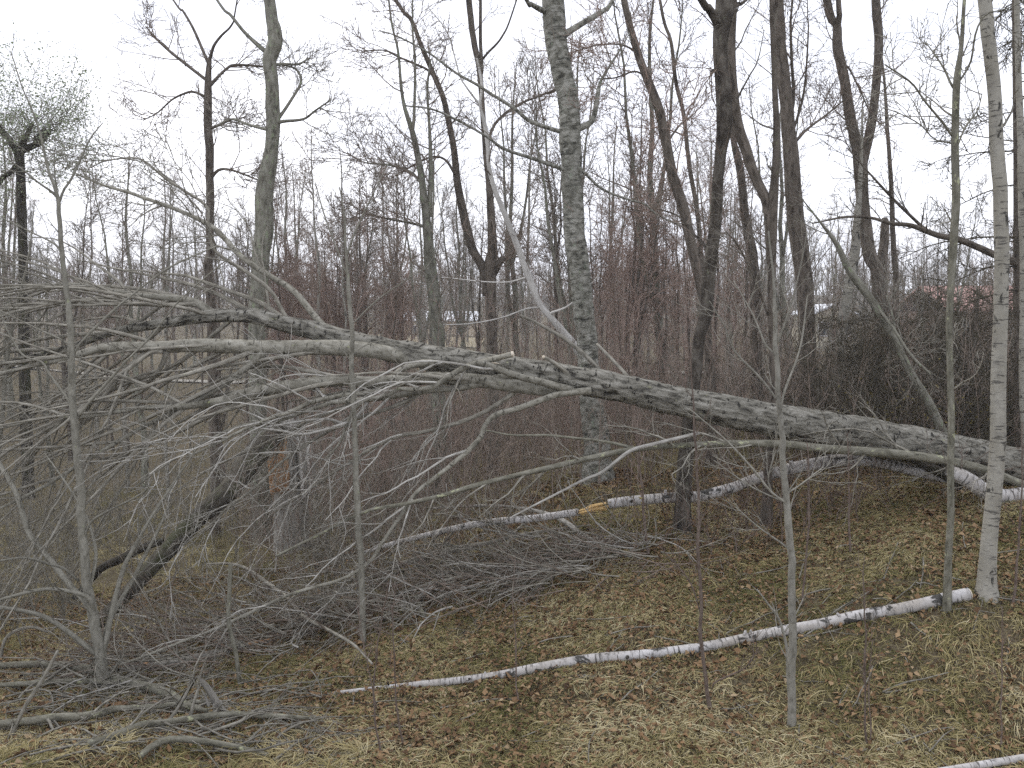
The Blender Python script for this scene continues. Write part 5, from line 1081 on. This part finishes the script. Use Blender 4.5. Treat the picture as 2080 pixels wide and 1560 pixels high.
house('farm_building', 'long low building with a white roof seen between the far trunks', 815, 965, 118, 9, 652, 634, 'tan', 'metalroof', 'x', (0.2, 0.8))
house('cream_shed', 'cream gabled shed seen between trunks below the V fork', 1655, 1735, 74, 6, 640, 620, 'cream', 'metalroof', 'y', (0.25, 0.75))
house('red_roofed_house', 'house with a faded red roof half hidden beside the standing white birch', 1935, 2130, 62, 9, 632, 580, 'brownwall', 'redroof', 'x', (0.2, 0.8))

# ------------------------------------------------------------------ leaf litter and matted grass
def floor_cover():
    rng = np.random.default_rng(500)
    def scatter(N, ulo, uhi, ylo, yhi):
        Y = np.sqrt(rng.uniform(ylo ** 2, yhi ** 2, N)); u = rng.uniform(ulo, uhi, N); x = (u - U0) / F * Y
        return x, Y
    def normal(x, y, e=0.06):
        gx = (gz(x + e, y) - gz(x - e, y)) / (2 * e); gy = (gz(x, y + e) - gz(x, y - e)) / (2 * e)
        return nrm(np.stack([-gx, -gy, np.ones_like(gx)], -1))
    # leaves
    x, y = scatter(120000, -250, 2330, 6.6, 15.5)
    d = fbm(x * 0.8, y * 0.8, 0, 71, 3) + 0.25 * np.clip((y - 8.2) / 3, -0.6, 0.6)
    m = rng.random(len(x)) < np.clip((d - 0.30) * 2.4, 0.32, 0.9); x, y = x[m], y[m]
    n = normal(x, y); pos = np.stack([x, y, gz(x, y) + rng.uniform(0.006, 0.035, len(x))], -1)
    mb = MB(); leaves(mb, pos, rng, 0.040, 0.62, 0.66, n * 0.6)
    tag(mb.build('leaf_litter', M['litter'], None), 'brown dead leaves strewn over the grassy slope', 'leaves', None, 'stuff')
    # grass: tufts of long dry blades combed down the slope
    def grass(name, label, NT_, per, ylo, yhi, L, hgt, seed, dens, tone, ur=(-250, 2330)):
        rg = np.random.default_rng(seed)
        Y = np.sqrt(rg.uniform(ylo ** 2, yhi ** 2, NT_)); u = rg.uniform(*ur, NT_); x = (u - U0) / F * Y
        dn = fbm(x * 0.7 + 9, Y * 0.7, 0, 88, 3); k = rg.random(NT_) < np.clip((dn - dens) * 4, 0.4, 1); x, Y = x[k], Y[k]
        base = np.repeat(np.stack([x, Y], -1), per, 0); N = len(base)
        base = base + rg.normal(size=(N, 2)) * 0.035
        e = 0.15; gx = (gz(x + e, Y) - gz(x - e, Y)) / (2 * e); gy = (gz(x, Y + e) - gz(x, Y - e)) / (2 * e)
        dn_dir = np.arctan2(-gy, -gx) + rg.normal(size=len(x)) * 0.7
        a = np.repeat(dn_dir, per) + rg.normal(size=N) * 0.6
        Ln = L * rg.uniform(0.5, 1.3, N); hh = hgt * rg.uniform(0.3, 1.4, N)
        s = np.array([0, 0.35, 0.7, 1.0]); prof = np.array([0, 0.85, 1.0, 0.35])
        bend = rg.normal(size=N) * 0.5
        cx = base[:, :1] + np.cos(a[:, None] + bend[:, None] * s) * Ln[:, None] * s; cy = base[:, 1:] + np.sin(a[:, None] + bend[:, None] * s) * Ln[:, None] * s
        cz = gz(cx, cy) + hh[:, None] * prof + 0.004
        w = rg.uniform(0.0014, 0.0030, N)[:, None] * np.array([1, 1, 0.75, 0.15])
        px_, py_ = -np.sin(a)[:, None], np.cos(a)[:, None]; tw = rg.normal(size=N)[:, None] * 0.6
        Lf = np.stack([cx + px_ * w, cy + py_ * w, cz + tw * w], -1); Rt = np.stack([cx - px_ * w, cy - py_ * w, cz - tw * w], -1)
        V = np.stack([Lf, Rt], 2).reshape(-1, 3)
        b = (np.arange(N) * 8)[:, None, None] + (np.arange(3) * 2)[None, :, None]
        Q = (b + np.array([0, 1, 3, 2])[None, None]).reshape(-1, 4)
        tn = np.clip(np.repeat(rg.normal(tone, 0.16, len(x)), per) + rg.normal(size=N) * 0.13 + np.repeat((fbm(x * 1.1, Y * 1.1, 0, 66, 2) - 0.5) * 0.9, per), 0, 1)
        B = np.zeros((N, 8, 3)); B[..., 0] = tn[:, None]
        tag(MB().add(V, Q, B.reshape(-1, 3)).build(name, M['grass']), label, 'grass', None, 'stuff')
    grass('dry_grass', 'matted straw coloured grass combed down the slope', 21000, 12, 6.5, 12.8, 0.13, 0.022, 501, 0.24, 0.50)
    grass('tall_dry_grass', 'longer bleached grass tussocks along the bottom of the picture', 2200, 14, 6.4, 8.8, 0.2, 0.035, 502, 0.40, 0.62)
    grass('tussock_grass', 'drooping straw tussocks at the bottom left of the picture', 120, 30, 7.1, 7.9, 0.30, 0.09, 505, 0.45, 0.45, (-100, 950))
    grass('green_grass', 'olive green grass shoots among the dead leaves', 2400, 9, 6.5, 13.5, 0.11, 0.035, 503, 0.36, 0.10)
    grass('far_dry_grass', 'rough straw grass on the flat beyond the brush', 5200, 10, 11.5, 26, 0.35, 0.14, 504, 0.30, 0.40)
floor_cover()

# ------------------------------------------------------------------ damp air between the trees
def haze():
    V, Q = boxm(-420, 420, -30, 460, -7.5, 22.0)
    m = bpy.data.materials.new('damp_air'); m.use_nodes = True; nt = m.node_tree; nt.nodes.clear()
    o_ = nt.nodes.new('ShaderNodeOutputMaterial'); v_ = nt.nodes.new('ShaderNodeVolumePrincipled')
    v_.inputs['Color'].default_value = (0.88, 0.90, 0.95, 1); v_.inputs['Density'].default_value = 0.0010; v_.inputs['Anisotropy'].default_value = 0.0
    nt.links.new(v_.outputs[0], o_.inputs['Volume'])
    o = MB().add(V, Q).build('haze', m, None, smooth=False); tag(o, 'thin damp air softening the far trees', None, None, 'stuff')
haze()
